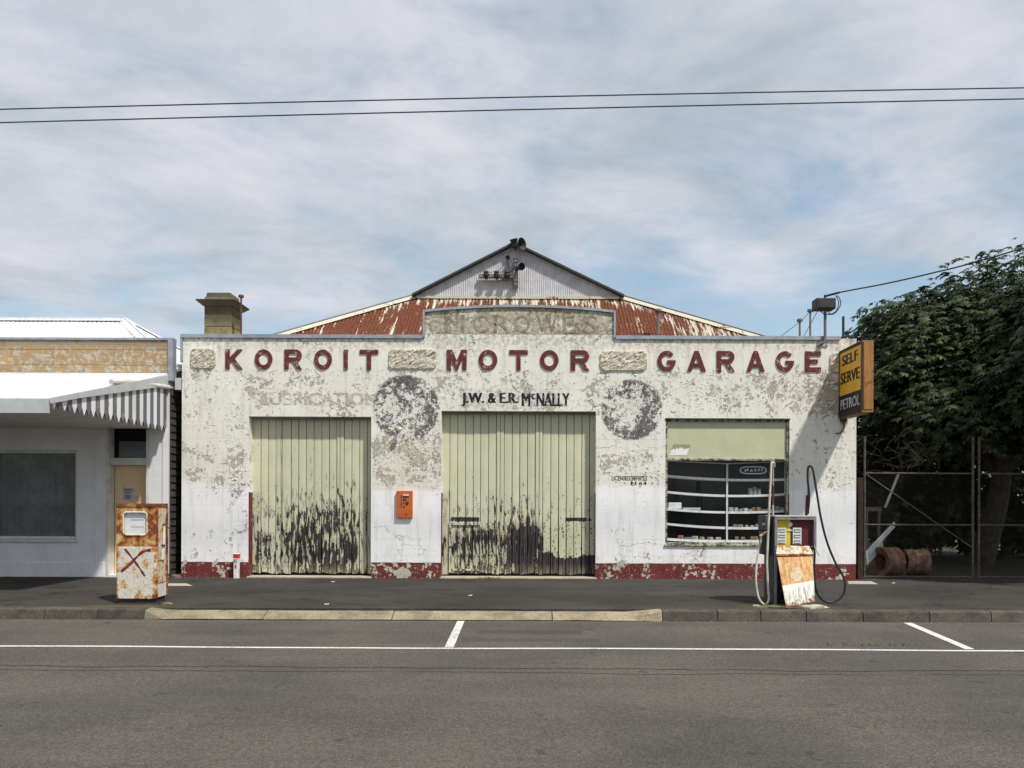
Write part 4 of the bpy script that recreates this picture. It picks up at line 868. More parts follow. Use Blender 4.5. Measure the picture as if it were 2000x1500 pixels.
while yq-pw > AWY:
    y0, y1 = yq-pw+.002, yq-.002; zt0, zt1 = aw_low(y0)+.03, aw_low(y1)+.03; zb_ = AWB+.035+random.uniform(-.006, .006)
    if min(zt0, zt1) > zb_+.02:
        MB().prism([(y0, zb_+.07), ((y0+y1)/2, zb_-.045), (y1, zb_+.07), (y1, max(zt1, zb_+.09)), (y0, max(zt0, zb_+.09))], [], lambda u, v, d: (axr+d, u, v), -.016, .002).build('picket', M['picketw'] if k % 2 else M['picketg'], SB)
    yq -= pw; k += 1
part('awning_fascia', M['greyfascia'], SB, (sxl, axr-.02, AWY-.04, AWY-.002, aw_top(AWY)-.20, aw_top(AWY)+.02))
part('awning_soffit', M['offwhite'], SB, (sxl, axr-.03, AWY, -.05, AWB+.05, AWB+.07))
m = MB(); m.tube(spline([at(217, 746, -2.1), at(243, 745, -1.6), at(267, 745.5, -1.2), at(280, 748, -.95), at(320, 755, -.2), at(346, 758.8, .35)], 5), .046, 10); m.build('white_pipe', M['offwhite'], SB, smooth=True)
o = tag(part('paper_notice', plain('notice_paper', (0.46, 0.48, 0.53), .8, var=.04), None, (ax(241, dY), ax(261, dY), dY-.026, dY-.0215, az(980, dY), az(956, dY))), 'small pale paper notice pinned to the peach door', 'notice')
blk = plain('black_print', (0.03, 0.03, 0.035), .8)
part('print', blk, o, (ax(242.5, dY), ax(259.5, dY), dY-.028, dY-.0265, az(959.3, dY), az(957.8, dY)))
for i, yy in enumerate((962.2, 964.4, 967.5, 970, 971.8, 973.4, 976.3)):
    part('print', blk, o, (ax(244.5+(i % 3), dY), ax(258-(i*2 % 5), dY), dY-.028, dY-.0265, az(yy+.45, dY), az(yy-.45, dY)))

# ------------------------------------------------------------------ things fixed to the garage
m_amber = None
def m_signface():
    m = Mat('amber_sign_face', .45, .4); n = m.noise(scale=3, detail=6); f = m.noise(scale=25, detail=5)
    c = m.mul((0.82, 0.42, 0.018), n.ss(.3, .7, .9, 1.08)); c = m.mix((n*.5+f*.5).ss(.60, .68)*.4, c, (.30, .14, .03)); return m.done(c, f, .001)
def m_rustamber():
    m = Mat('rusty_amber_case', .7); g = m.noise(m.vec(m.x*14, m.y*14, m.z*1.6), scale=1, detail=7, rough=.65); n = m.noise(scale=6, detail=7, rough=.65)
    c = m.mix(g.ss(.4, .62), (0.42, 0.215, 0.055), (0.30, 0.135, 0.045)); c = m.mix(n.ss(.55, .64)*.7, c, (.12, .055, .028)); return m.done(c, n, .002)
sgx0, sgx1, sgy0, sgy1, sgz0, sgz1 = ax(1637.5), ax(1637.5)+.215, -1.09, -.03, az(803, -1.09), az(662.5, -1.09)
SG = empty('hanging_sign', ((sgx0+sgx1)/2, -.5, sgz0), 'amber SELF SERVE PETROL box sign projecting from the right end of the garage', 'sign')
part('case', m_rustamber(), SG, (sgx0, sgx1, sgy0, sgy1, sgz0, sgz1), bev=.006)
drk = plain('dark_sign_trim', (0.05, 0.035, 0.025), .7, var=.3, scale=12)
zs = sgz0+(sgz1-sgz0)*.325
part('face', m_signface(), SG, (sgx0-.006, sgx0-.0005, sgy0+.03, sgy1-.03, zs+.002, sgz1-.06), label='amber face'); part('face', plain('black_sign_face', (0.012, 0.012, 0.016), .5, var=.3), SG, (sgx0-.006, sgx0-.0005, sgy0+.03, sgy1-.03, sgz0+.07, zs-.002), label='black lower face')
part('trim', drk, SG, (sgx0-.014, sgx0-.0005, sgy0, sgy1, sgz1-.058, sgz1)); part('trim', drk, SG, (sgx0-.014, sgx0-.0005, sgy0, sgy1, sgz0, sgz0+.068)); part('trim', drk, SG, (sgx0-.014, sgx0-.0005, sgy0, sgy0+.028, sgz0+.07, sgz1-.06)); part('trim', drk, SG, (sgx0-.014, sgx0-.0005, sgy1-.028, sgy1, sgz0+.07, sgz1-.06))
part('trim', drk, SG, (sgx0+.02, sgx1-.02, sgy0-.004, sgy0-.0005, sgz0+.04, sgz0+.06), (sgx0+.01, sgx0+.03, sgy0-.006, sgy0-.0005, sgz0+.061, sgz1-.03))
blks = plain('black_sign_letters', (0.012, 0.011, 0.011), .6, var=.3); silv = plain('worn_silver_letters', (0.50, 0.50, 0.49), .6, var=.35, scale=15)
def sign_text(s, u0, u1, v0, v1, mat, **k):
    text(s, lambda u, v, d: (sgx0-.0085-d, sgy1-u0-u, v0+v), u1-u0, v1-v0, mat, 'lettering', SG, **k)
H_ = sgz1-sgz0
sign_text('SELF', .15, .90, sgz0+H_*.755, sgz0+H_*.905, blks, bold=0.0, heavy=0.05); sign_text('SERVE', .07, .97, sgz0+H_*.49, sgz0+H_*.655, blks, bold=0.0, heavy=0.05); sign_text('PETROL', .08, .98, sgz0+H_*.115, sgz0+H_*.265, silv, bold=0.0, heavy=0.035)
m = MB(); m.tube([(sgx0+.1, -.001, sgz1+.0-.12), (sgx0+.1, sgy1+.02, sgz1-.12)], .03, 6); m.tube([(sgx0+.1, -.001, sgz0+.12), (sgx0+.1, sgy1+.02, sgz0+.12)], .03, 6); m.tube(spline([(sgx0+.09, -.03, sgz0-.05), (sgx0+.09, -.04, sgz0-.2), (sgx0+.02, -.03, sgz0-.28), (sgx0-.06, -.01, sgz0-.3)], 5), .014, 6); m.box(sgx0+.02, sgx0+.14, -.06, -.002, sgz0-.07, sgz0+.02, .008); m.build('bracket', m_rp, SG, smooth=True)

# service mast with black box and the cable to the street
SM = empty('service_mast', at(1606, 672, -.05), 'bent steel mast on the parapet carrying a black junction box', 'mast')
m = MB(); m.tube(spline([at(1602, 672, -.05), at(1609, 668, -.07), at(1611.5, 655, -.08), at(1611.5, 630, -.08), at(1611.5, 603, -.08)], 6), .028, 10); m.build('pole', M['pipe'], SM, smooth=True)
a, b = at(1595, 677.5, 0), at(1616, 667, 0); part('base_plate', M['galv'], SM, (a.x, b.x, -.018, -.002, a.z, b.z), bev=.004)
for (u, v) in ((.1, .2), (.9, .2), (.1, .8), (.9, .8)): part('bolt', M['darkmetal'], SM, (a.x+(b.x-a.x)*u-.012, a.x+(b.x-a.x)*u+.012, -.032, -.0185, a.z+(b.z-a.z)*v-.012, a.z+(b.z-a.z)*v+.012), bev=.003)
a, b = at(1594.5, 602.5, -.2), at(1633, 581.5, -.2); part('junction_box', M['darkmetal'], SM, (a.x, b.x, -.2, .06, a.z, b.z), bev=.012); part('box_lid', M['darkmetal'], SM, (a.x+.05, b.x-.02, -.212, -.201, a.z+.02, b.z-.02), bev=.004)
m = MB()
m.tube(spline([at(1600, 602, -.1), at(1606, 611, -.12), at(1616, 614, -.14), at(1630, 612, -.14), at(1641, 597, -.14), at(1640, 583, -.14), at(1634, 577, -.14)], 6), .010, 6); m.tube(spline([at(1612, 603, -.1), at(1622, 613, -.12), at(1634, 606, -.13), at(1638, 590, -.13), at(1632, 577, -.13)], 6), .009, 6)
m.tube([at(1610, 579, -.1), at(1640, 571, -.15)], .022, 6); m.tube([at(1611, 576, -.1), at(1611, 582, -.1)], .02, 6); m.build('wiring', M['darkmetal'], SM, smooth=True)
m = MB(); m.tube(spline([at(1613, 578, -.12), at(1640, 571, -.2), at(1732, 553.5, -.5), at(1824, 532.5, -1.0), at(1950, 499, -1.7), at(2500, 335, -3.4)], 8), .014, 6); tag(m.build('service_cable', M['darkmetal'], smooth=True), 'black twisted cable rising from the mast to the right', 'cable')
m = MB(); m.tube([at(1526, 656, .9), at(1562, 629, .9), at(1582, 609, .9), at(1598, 596, .5)], .006, 5); m.tube([at(1568, 660, .9), at(1599, 604, .3)], .006, 5); tag(m.build('aerial_wire', M['darkmetal']), 'thin wires strung over the two capped roof pipes', 'wire')
# overhead street lines
for (ya, yc, yb, lab) in ((213.5, 190, 171.5, 'upper of the two overhead street wires'), (239.5, 214.5, 193, 'lower of the two overhead street wires')):
    m = MB(); Y = -3.4; A, Bm, B = at(0, ya, Y), at(1000, yc, Y), at(2000, yb, Y)
    pts = []
    for i in range(61):
        t = -3+7*i/60; pts.append(A*(2*(t-.5)*(t-1))+Bm*(-4*t*(t-1))+B*(2*t*(t-.5)))
    m.tube(pts, .011, 6); tag(m.build('overhead_wire', M['darkmetal']), lab, 'wire', 'overhead street wires')

# insulator bracket on the gable
GYf = GY-.06
IB = empty('insulator_bracket', at(1007, 561, GYf), 'timber bracket with cross arm and black insulators on the gable', 'bracket')
a, b = at(1002, 561.5, GYf-.08), at(1012.5, 505, GYf-.08); part('post', M['greytimber'], IB, (a.x, b.x, GYf-.12, GYf-.01, a.z, b.z), bev=.006)
a, b = at(935, 542.5, GYf-.1), at(1002, 535.5, GYf-.1); part('cross_arm', M['greytimber'], IB, (a.x, b.x-.003, GYf-.12, GYf-.04, a.z, b.z), bev=.005)
for (px, py) in ((1007.5, 509.5), (1007.5, 517), (1007.5, 547), (1007.5, 554.5)): c = at(px, py, GYf-.13); part('plate', M['galv'], IB, (c.x-.045, c.x+.045, GYf-.135, GYf-.121, c.z-.03, c.z+.03), bev=.003)
for px in (949.5, 970, 990): c = at(px, 537, GYf-.2); MB().lathe([(0, .10), (.045, .10), (.065, .07), (.05, .045), (.075, .02), (.075, -.02), (.05, -.03), (.04, -.09), (0, -.10)], c, (0, -.35, 1), 14).build('insulator', M['darkmetal'], IB, smooth=True)
m = MB(); top = at(991.5, 507, GYf-.06)
for px, s in ((951, .02), (971, .03), (983, .05), (992, .02)): e = at(px, 533, GYf-.18); md = (top+e)/2+Vector((.06, -.05, -.10)); m.tube(spline([top, md, e], 6), .007, 5)
m.tube(spline([at(992, 536, GYf-.2), at(1000, 528, GYf-.18), at(1008, 522, GYf-.2), at(1016, 524, GYf-.2)], 5), .011, 6); m.tube(spline([at(975, 540, GYf-.2), at(985, 548, GYf-.17), at(995, 548, GYf-.17), at(1003, 541, GYf-.15)], 5), .008, 5); m.tube(spline([at(965, 541, GYf-.2), at(972, 547, GYf-.17), at(982, 547, GYf-.17), at(988, 541, GYf-.18)], 5), .007, 5); m.build('wire', M['darkmetal'], IB, smooth=True)
o = MB().lathe([(0, -.02), (.045, -.02), (.05, .03), (.04, .06), (.03, .04), (0, .03)], at(992, 503, GYf), (0, -1, -.2), 14).build('cable_gland', M['darkmetal'], smooth=True); tag(o, 'dark round cable entry near the top of the gable', 'cable entry')
def horn(name, c, d, L_, r, label, cat, mat=M['darkmetal']):
    o = MB().lathe([(0, -.10), (.035, -.10), (.04, -.02), (.045, 0), (.055, L_*.35), (.085, L_*.65), (r, L_), (r*.96, L_+.005), (.075, L_*.66), (.03, L_*.2), (0, L_*.2)], c, d, 20).build(name, mat, smooth=True, recalc=False); return tag(o, label, cat)
h = horn('wall_lamp', at(1013, 524, GYf-.2), (.55, -.9, .05), .16, .085, 'black round lamp on an arm beside the gable bracket post', 'lamp')
horn('horn_speaker', at(1006, 480, GY-.25), (.75, -.65, -.02), .22, .15, 'larger black horn speaker facing right on the roof peak', 'speaker', M['darkmetal'])
horn('horn_speaker', at(1006, 479, GY-.2), (-.25, -.25, 1.0), .14, .10, 'smaller black horn tilted upward on the roof peak', 'speaker', M['darkmetal'])

# small round lamp in the left black disc
WL = empty('bulkhead_lamp', at(780, 838, 0), 'small round cream lamp on the wall below the left black disc', 'lamp')
MB().lathe([(0, 0.0), (.04, .002), (.04, .025), (.02, .035), (.018, .10), (.035, .105), (.035, .11)], at(780, 838, -.002), (0, -1, 0), 14).build('mount', M['pipe'], WL, smooth=True)
c = at(780, 838, -.16); MB().lathe([(.0001, -.05), (.03, -.043), (.048, -.02), (.052, 0), (.048, .02), (.03, .043), (.0001, .05)], c, (0, -1, 0), 16).build('bulb', plain('cream_globe', (.66, .62, .45), .3, .5, var=.05), WL, smooth=True)
# orange box on the pier
def m_orange():
    m = Mat('orange_enamel', .5, .4); n = m.noise(scale=7, detail=7, rough=.65); f = m.noise(scale=45, detail=3); c = m.mul((0.50, 0.125, 0.026), n.ss(.3, .7, .85, 1.12)); c = m.mix((n*.6+f*.4).ss(.61, .64), c, (.05, .025, .02)); return m.done(c, f, .001)
a, b = at(774, 1011.5, -.07), at(805.5, 958.5, -.07)
OB = empty('mail_box', ((a.x+b.x)/2, 0, a.z), 'battered orange metal box fixed to the pier between the doors', 'box')
part('body', m_orange(), OB, (a.x, b.x, -.07, -.002, a.z, b.z), bev=.008)
w, hh = b.x-a.x, b.z-a.z; part('slot', M['offwhite'], OB, (a.x+w*.42, a.x+w*.78, -.082, -.0705, b.z-hh*.19, b.z-hh*.13), bev=.002); part('slot', M['darkmetal'], OB, (a.x+w*.42, a.x+w*.78, -.078, -.0705, b.z-hh*.25, b.z-hh*.195))
m = MB(); rr = random.Random(4)
for k in range(26):
    u, v = (.28, .18+.025*k) if k < 18 else (rr.uniform(.4, .65), rr.uniform(.85, .9)); m.box(a.x+w*(u+rr.uniform(-.02, .02)), a.x+w*(u+.055), -.0725, -.0702, b.z-hh*(v+.014), b.z-hh*v)
m.build('print', blk, OB)
m = MB()
for k in range(9):
    u, v = rr.uniform(.45, .7), rr.uniform(.26, .75); pts = [(a.x+w*(u+.07*math.cos(t)*rr.uniform(.4, 1.2)), b.z-hh*(v+.05*math.sin(t)*rr.uniform(.4, 1.2))) for t in [i*2*math.pi/7 for i in range(7)]]; yy = -.0718-.0003*k; m.add([(p[0], yy, p[1]) for p in pts], [tuple(range(7))])
m.build('scorch_mark', blk, OB)
# torn paper on the green board
pz = .066
m = MB(); pts = [at(1307, 889.5, pz), at(1341, 888.5, pz), at(1349, 868.5, pz), at(1315, 868, pz)]
def lerp2(u, v): return pts[0].lerp(pts[1], u).lerp(pts[3].lerp(pts[2], u), v)
ed = [(0, 0), (1, 0), (1, .55), (.95, .72), (.9, .55), (.84, .7), (.8, .45), (.72, .68), (.66, .5), (.6, .78), (.52, .6), (.46, .8), (.38, .55), (.3, .72), (.22, .5), (.12, .62), (0, .45)]
m.add([lerp2(*e)+Vector((0, -.001*i/len(ed), 0)) for i, e in enumerate(ed)]+[lerp2(*e)+Vector((0, .002, 0)) for e in ed], [tuple(range(len(ed)))]); NP = tag(m.build('torn_notice', plain('torn_paper', (.78, .78, .79), .8, var=.05), recalc=False), 'torn white notice stuck to the green window board', 'notice')
MB().add([p+Vector((0, .0025, 0)) for p in pts], [(0, 1, 2, 3)]).build('backing_stain', plain('old_glue', (.33, .29, .15), .8, var=.2, scale=20), NP, recalc=False)
# neon oval in the window
NS = empty('oval_sign', at(1471, 919, .22), 'dark oval sign with pale outline hanging behind the window glass', 'sign')
m = MB(); cz = at(1471, 918.5, .22); ovx, ovz = .275, .075
m.prism(ell(cz.x, cz.z, ovx*1.03, ovz*1.05, 0, 350, 40), [], xz, .225, .235); m.build('panel', M['darkmetal'], NS)
m = MB(); ov = [(cz.x+ovx*.97*math.copysign(abs(math.cos(t))**.55, math.cos(t)), .215, cz.z+ovz*.95*math.copysign(abs(math.sin(t))**.8, math.sin(t))) for t in [2*math.pi*i/48 for i in range(49)]]; m.tube(ov, .009, 6); m.build('rim', M['shelf'], NS, smooth=True)
m = MB()
for i, (u, v, l_) in enumerate(((-.62, -.1, .10), (-.45, .1, .09), (-.2, -.15, .13), (.1, .0, .12), (.38, .1, .10), (.60, .2, .12))):
    m.tube(spline([(cz.x+ovx*u, .215, cz.z+ovz*(v-.25)), (cz.x+ovx*(u+l_*.5), .214, cz.z+ovz*(v+.3)), (cz.x+ovx*(u+l_), .215, cz.z+ovz*(v-.2))], 4), .007, 5)
m.build('tube_lettering', M['shelf'], NS, smooth=True)
# goods left on the shelves
def onshelf(i, px): return az(shelf_z(px, SH[i]), sy0)+.022
boxcols = [plain('dusty_box', c_, .85, var=.25, scale=20) for c_ in ((.30, .28, .25), (.36, .30, .20), (.22, .22, .22), (.42, .40, .36), (.28, .18, .12))]
def goods(px, i, w_, h_, d_, mat, label, cat='box', group=None, name='shelf_box', rz=0.0):
    X = ax(px, sy0+.05); Z = onshelf(i, px)+.002; o = MB().box(-w_/2, w_/2, -d_/2, d_/2, 0, h_, min(.006, h_*.2)).build(name, mat); o.location = (X, sy0+.03+d_/2, Z); o.rotation_euler[2] = rz; return tag(o, label, cat, group)
goods(1318, 2, .27, .125, .15, M['shelf'], 'white box on the third shelf at the left of the window', name='carton'); goods(1351, 2, .36, .045, .12, M['greyfascia'], 'long flat grey carton beside the white box on the shelf', name='carton')
ORD = ['first', 'second', 'third', 'fourth', 'fifth', 'sixth', 'seventh', 'eighth', 'ninth', 'tenth', 'eleventh', 'twelfth']
rr = random.Random(11)
for i_, px in enumerate(range(1428, 1536, 9)): goods(px+rr.uniform(-1, 1), 2, rr.uniform(.06, .11), rr.uniform(.035, .085), .08, rr.choice(boxcols), ORD[i_]+' small parts box from the left on the third window shelf', group='parts boxes on the third shelf', rz=rr.uniform(-.4, .4))
for i_, px in enumerate(range(1436, 1498, 11)): goods(px+rr.uniform(-2, 2), 3, rr.uniform(.05, .10), rr.uniform(.03, .06), .08, rr.choice(boxcols), ORD[i_]+' small parts box from the left on the fourth window shelf', group='parts boxes on the fourth shelf', rz=rr.uniform(-.6, .6))
for i_, px in enumerate((1330, 1345, 1358, 1372, 1388, 1404, 1440, 1452, 1474)): goods(px, 4, rr.uniform(.06, .14), rr.uniform(.03, .075), .1, rr.choice(boxcols), ORD[i_]+' carton from the left on the bottom window shelf', group='cartons on the bottom shelf', rz=rr.uniform(-.6, .6))
for i_, (px, h_) in enumerate(((1466, .13), (1474, .16), (1482, .12))): goods(px, 1, .07, h_, .07, boxcols[2], ['left', 'taller middle', 'right'][i_]+' one of three grey packets on the second window shelf', 'packet', 'packets on the second shelf', 'packet', rz=.3)
# hydrant marker post
MP = empty('marker_post', at(462, 1127, -.12), 'short white marker post with red band, lettered FF 6, by the garage wall', 'marker post'); c = at(462, 1127, -.12)
part('post', plain('post_white', (.66, .65, .61), .8, var=.18, scale=14), MP, (c.x-.05, c.x+.05, -.17, -.07, -.02, .50), bev=.012)
part('red_band', plain('red_band', (.42, .035, .02), .6), MP, (c.x-.052, c.x+.052, -.173, -.067, .40, .485), bev=.004)
for s, z0, z1 in (('FF', .30, .375), ('6', .20, .28)): text(s, lambda u, v, d: (c.x-.032+u+(.012 if s == '6' else 0), -.1725-d, z0+v), .06 if s == 'FF' else .04, z1-z0, blk, 'lettering', MP, bold=0.0, heavy=0.026)

# ------------------------------------------------------------------ rusty old pump on the left
def m_rustpaint(name, paint, amount, z0, scale=1.0, edge=None):
    m = Mat(name, .75, .3); n = m.noise(scale=7*scale, detail=8, rough=.66, dist=.4); f = m.noise(scale=30*scale, detail=5, rough=.7); s = m.noise(m.vec(m.x*40, m.y*40, m.z*4), scale=1, detail=5); d = m.noise(m.vec(m.x*34+m.z*24, m.y*40, m.z*34-m.x*24), scale=1, detail=4, rough=.6)
    sc = n*.65+f*.2+s*.15+amount
    if edge: sc = sc+(m.x-edge[0]).ss(.06, .0)*.10+(edge[1]-m.x).ss(.06, .0)*.10+(m.z-edge[2]).ss(.12, .02)*.06
    r1 = sc.ss(.545, .57); r2 = sc.ss(.60, .66)
    rust = m.mix(f.ss(.35, .65), (.40, .155, .035), (.52, .27, .085)); rust = m.mix(r2, rust, (.165, .050, .018)); rust = m.mix((f*.6+s*.4).ss(.6, .66)*.6, rust, (.06, .025, .014))
    p = m.mix(d.ss(.45, .6)*.55, paint, (paint[0]*.52, paint[1]*.50, paint[2]*.46)); p = m.mix(n.ss(.46, .56)*.35, p, (.52, .42, .28))
    return m.done(m.mix(r1, p, rust), n*.6+f*.5+d*.25, .004)
pY = -4.08; s_ = F/(pY+D0); px0, px1 = ax(227, pY), ax(303, pY); pd = .40
PA = empty('fuel_pump', ((px0+px1)/2, pY+pd/2, 0), 'squat rusty old fuel pump with a red cross sprayed on its front', 'fuel pump')
ptop, pmid, pbot = az(986, pY), az(1069.5, pY), az(1173, pY)
rm_top = m_rustpaint('heavy_pump_rust', (.58, .44, .26), .11, 0); rm_low = m_rustpaint('flaking_white_pump_paint', (.68, .65, .57), -.005, 0, edge=(px0, px1, pbot)); rm_cap = m_rustpaint('dark_pump_rust', (.35, .16, .08), .16, 0); rm_side = m_rustpaint('stained_pump_side', (.62, .56, .42), .03, 0)
def rbox(name, mat, x0, x1, y0, y1, z0, z1, r, parent, seg=4):
    """box with rounded vertical corners"""
    o = []
    for (cx_, cy_, a0) in ((x1-r, y1-r, 0), (x0+r, y1-r, 90), (x0+r, y0+r, 180), (x1-r, y0+r, 270)): o += [(cx_+r*math.cos(R(a0+90*i/seg)), cy_+r*math.sin(R(a0+90*i/seg))) for i in range(seg+1)]
    m = MB(); m.prism(o, [], lambda u, v, d: (u, v, d), z0, z1); return m.build(name, mat, parent, smooth=True)
part('plinth', plain('pump_plinth', (.045, .038, .032), .9, var=.3, scale=10), PA, (px0+.02, px1-.02, pY+.03, pY+pd-.03, -.02, pbot-.002), bev=.02)
part('lower_cabinet', rm_low, PA, (px0, px1, pY, pY+pd, pbot, pmid-.004), bev=.012)
# head with a window opening
hx = (ax(241, pY), ax(287.5, pY), az(1047.5, pY), az(1003, pY)); hz1 = ptop-.045
rnd = []
for (cx_, cz_, a0) in ((hx[1]-.05, hx[3]-.05, 0), (hx[0]+.05, hx[3]-.05, 90), (hx[0]+.05, hx[2]+.05, 180), (hx[1]-.05, hx[2]+.05, 270)): rnd += [(cx_+.05*math.cos(R(a0+90*i/4)), cz_+.05*math.sin(R(a0+90*i/4))) for i in range(5)]
MB().prism([(px0, pmid), (px1, pmid), (px1, hz1), (px0, hz1)], [rnd], xz, pY+.004, pY+.045).build('head_front', rm_top, PA)
part('head_body', rm_top, PA, (px0, px1-.001, pY+.047, pY+pd, pmid, hz1))
dial = plain('bleached_dial', (.66, .68, .69), .5, var=.08, scale=12); part('dial', dial, PA, (hx[0]-.01, hx[1]+.01, pY+.030, pY+.0445, hx[2]-.01, hx[3]+.01))
gm = plain('faded_dial_bar', (.47, .48, .49), .6)
for (a, b, c, d) in ((254, 279, 1015.5, 1019), (254, 279, 1029.5, 1032.5)): part('dial_window', gm, PA, (ax(a, pY), ax(b, pY), pY+.027, pY+.0298, az(d, pY), az(c, pY)))
m = MB(); lp = [(p[0], pY-.001, p[1]) for p in rnd]; m.tube(lp+[lp[0]], .011, 6, cap=False); m.build('bezel', m_rustpaint('bezel_paint', (.74, .71, .64), .0, 0), PA, smooth=True)
rbox('cap', rm_cap, px0-.008, px1+.008, pY-.012, pY+pd+.01, hz1+.001, ptop, .03, PA)
# right side: recessed panels, crank and nozzle hanger
sx = px1
part('side_panel', rm_side, PA, (sx+.0005, sx+.006, pY+.10, pY+pd-.08, az(1098, pY), hz1-.03)); part('side_panel', rm_side, PA, (sx+.0005, sx+.006, pY+.10, pY+pd-.09, az(1142, pY), az(1102, pY)), label='stained lower side panel'); part('side_panel', M['offwhite'], PA, (sx+.0005, sx+.005, pY+.05, pY+pd-.05, az(1170, pY), az(1146, pY)), label='clean white lower side panel')
part('side_edge', rm_cap, PA, (sx+.0005, sx+.012, pY+.02, pY+.075, pmid, hz1-.01)); part('side_edge', rm_low, PA, (sx+.0005, sx+.012, pY+.02, pY+.075, pbot+.01, pmid-.002)); part('side_edge', rm_cap, PA, (sx+.0005, sx+.012, pY+pd-.055, pY+pd-.01, pbot+.02, hz1-.01))
m = MB(); cY = pY+.22; z_ = lambda py: az(py, cY); m.tube([(sx+.02, cY, z_(1078)), (sx+.028, cY, z_(1060)), (sx+.03, cY, z_(1030))], [.018, .022, .013], 8); m.box(sx+.004, sx+.03, cY-.03, cY+.03, z_(1096), z_(1078), .006); m.build('nozzle_boot', M['offwhite'], PA, smooth=True)
m = MB(); m.tube(spline([(sx+.01, cY, z_(1026)), (sx+.05, cY, z_(1027)), (sx+.09, cY, z_(1033)), (sx+.15, cY, z_(1035.5)), (sx+.17, cY, z_(1034))], 5), .009, 6); m.tube([(sx+.004, cY-.02, z_(1067)), (sx+.05, cY-.02, z_(1068))], .016, 8); m.build('lever', M['darkmetal'], PA, smooth=True)
# sprayed cross
spr = plain('dark_red_spray', (.17, .022, .022), .8, var=.35, scale=30)
def stroke(name, pts, w, Y, mat, parent):
    pts = spline(pts, 6); vs = []
    for i, p in enumerate(pts):
        t = (pts[min(i+1, len(pts)-1)]-pts[max(i-1, 0)]).normalized(); nn = Vector((-t.z, 0, t.x)); q = w*(.75+.25*math.sin(i*.9)); vs += [(p.x+nn.x*q, Y, p.z+nn.z*q), (p.x-nn.x*q, Y, p.z-nn.z*q)]
    return MB().add(vs, [(2*i, 2*i+1, 2*i+3, 2*i+2) for i in range(len(pts)-1)]).build(name, mat, parent, recalc=False)
stroke('spray_stroke', [at(244, 1072, pY), at(260, 1092, pY), at(273, 1110, pY), at(283, 1125, pY)], .018, pY-.003, spr, PA); stroke('spray_stroke', [at(237, 1116, pY), at(253, 1103, pY), at(268, 1087, pY), at(280, 1077, pY), at(295, 1074, pY)], .022, pY-.005, spr, PA)

# ------------------------------------------------------------------ derelict double-hose pump on the right
qY = -3.98; qd = .50
qx0, qx1 = ax(1514, qY), ax(1593.5, qY); qtop, qhb = az(1006, qY), az(1066, qY)
PB = empty('fuel_pump', ((qx0+qx1)/2, qY+qd/2, 0), 'gutted grey fuel pump with yellow and maroon dials and two loose hoses', 'fuel pump')
gs = plain('charcoal_pump_steel', (.055, .058, .064), .6, var=.25, scale=6); gl = plain('grey_pump_frame', (.20, .205, .22), .55, var=.2, scale=10); lil = plain('faded_pump_top', (.40, .37, .38), .6, var=.1, scale=8)
part('side_panel', gs, PB, (qx0-.012, qx0+.006, qY+.03, qY+qd, .015, qtop-.01), bev=.004); part('side_panel', gs, PB, (qx1-.05, qx1-.03, qY+.06, qY+qd, .015, qhb)); part('rear_panel', gs, PB, (qx0+.008, qx1-.052, qY+qd-.02, qY+qd-.002, .015, qhb))
part('corner_post', gl, PB, (qx0-.004, qx0+.035, qY+.0, qY+.028, .0, qhb-.002), bev=.004); part('corner_post', gs, PB, (qx1-.06, qx1-.035, qY+.02, qY+.05, .0, qhb-.002))
part('head_box', gs, PB, (qx0+.004, qx1-.004, qY+.07, qY+qd-.004, qhb+.004, qtop-.022)); part('head_top', lil, PB, (qx0-.006, qx1+.008, qY-.015, qY+qd, qtop-.020, qtop+.006), bev=.006)
part('head_frame', gl, PB, (qx0-.004, qx0+.028, qY-.012, qY+.066, qhb+.004, qtop-.022)); part('head_frame', gl, PB, (qx1-.028, qx1+.006, qY-.012, qY+.066, qhb-.02, qtop-.022)); part('head_lip', gl, PB, (qx0+.03, qx1-.03, qY-.01, qY+.066, qtop-.055, qtop-.022))
part('top_plate', M['galv'], PB, (ax(1545, qY), ax(1556, qY), qY-.019, qY-.0155, qtop-.014, qtop-.002))
xm = ax(1546.5, qY)
part('dial_panel', plain('yellow_dial_panel', (.66, .52, .02), .5, var=.1), PB, (qx0+.029, xm-.001, qY+.058, qY+.069, qhb+.006, qtop-.056), label='yellow dial panel'); part('dial_panel', plain('maroon_dial_panel', (.095, .018, .024), .5, var=.15), PB, (xm+.001, qx1-.029, qY+.058, qY+.069, qhb+.006, qtop-.056), label='maroon dial panel')
for (a, b) in ((1521, 1538), (1551, 1568)):
    x0, x1 = ax(a, qY), ax(b, qY); z0, z1 = az(1061.5, qY), az(1029, qY); part('counter_plate', dial, PB, (x0, x1, qY+.051, qY+.0575, z0, z1), bev=.002)
    for k in range(3):
        zz = z1-(z1-z0)*(.07+.335*k); part('counter', M['pipe'], PB, (x0+.018, x1-.018, qY+.046, qY+.0505, zz-.052, zz-.006)); part('counter_digits', dial, PB, (x0+.024, x1-.024, qY+.042, qY+.0455, zz-.044, zz-.026))
        text('SALE' if k == 0 else ('LITRES' if k == 1 else 'PRICE'), lambda u, v, d: (x0+.03+u, qY+.0505-d, zz-.068+v), x1-x0-.06, .009, blk, 'lettering', PB, bold=0.0, heavy=0.013) if False else None
text('$', lambda u, v, d: (ax(1517.5, qY)+u, qY+.0575-d, az(1037, qY)+v), .022, .036, blk, 'lettering', PB, bold=0.0, heavy=0.026)
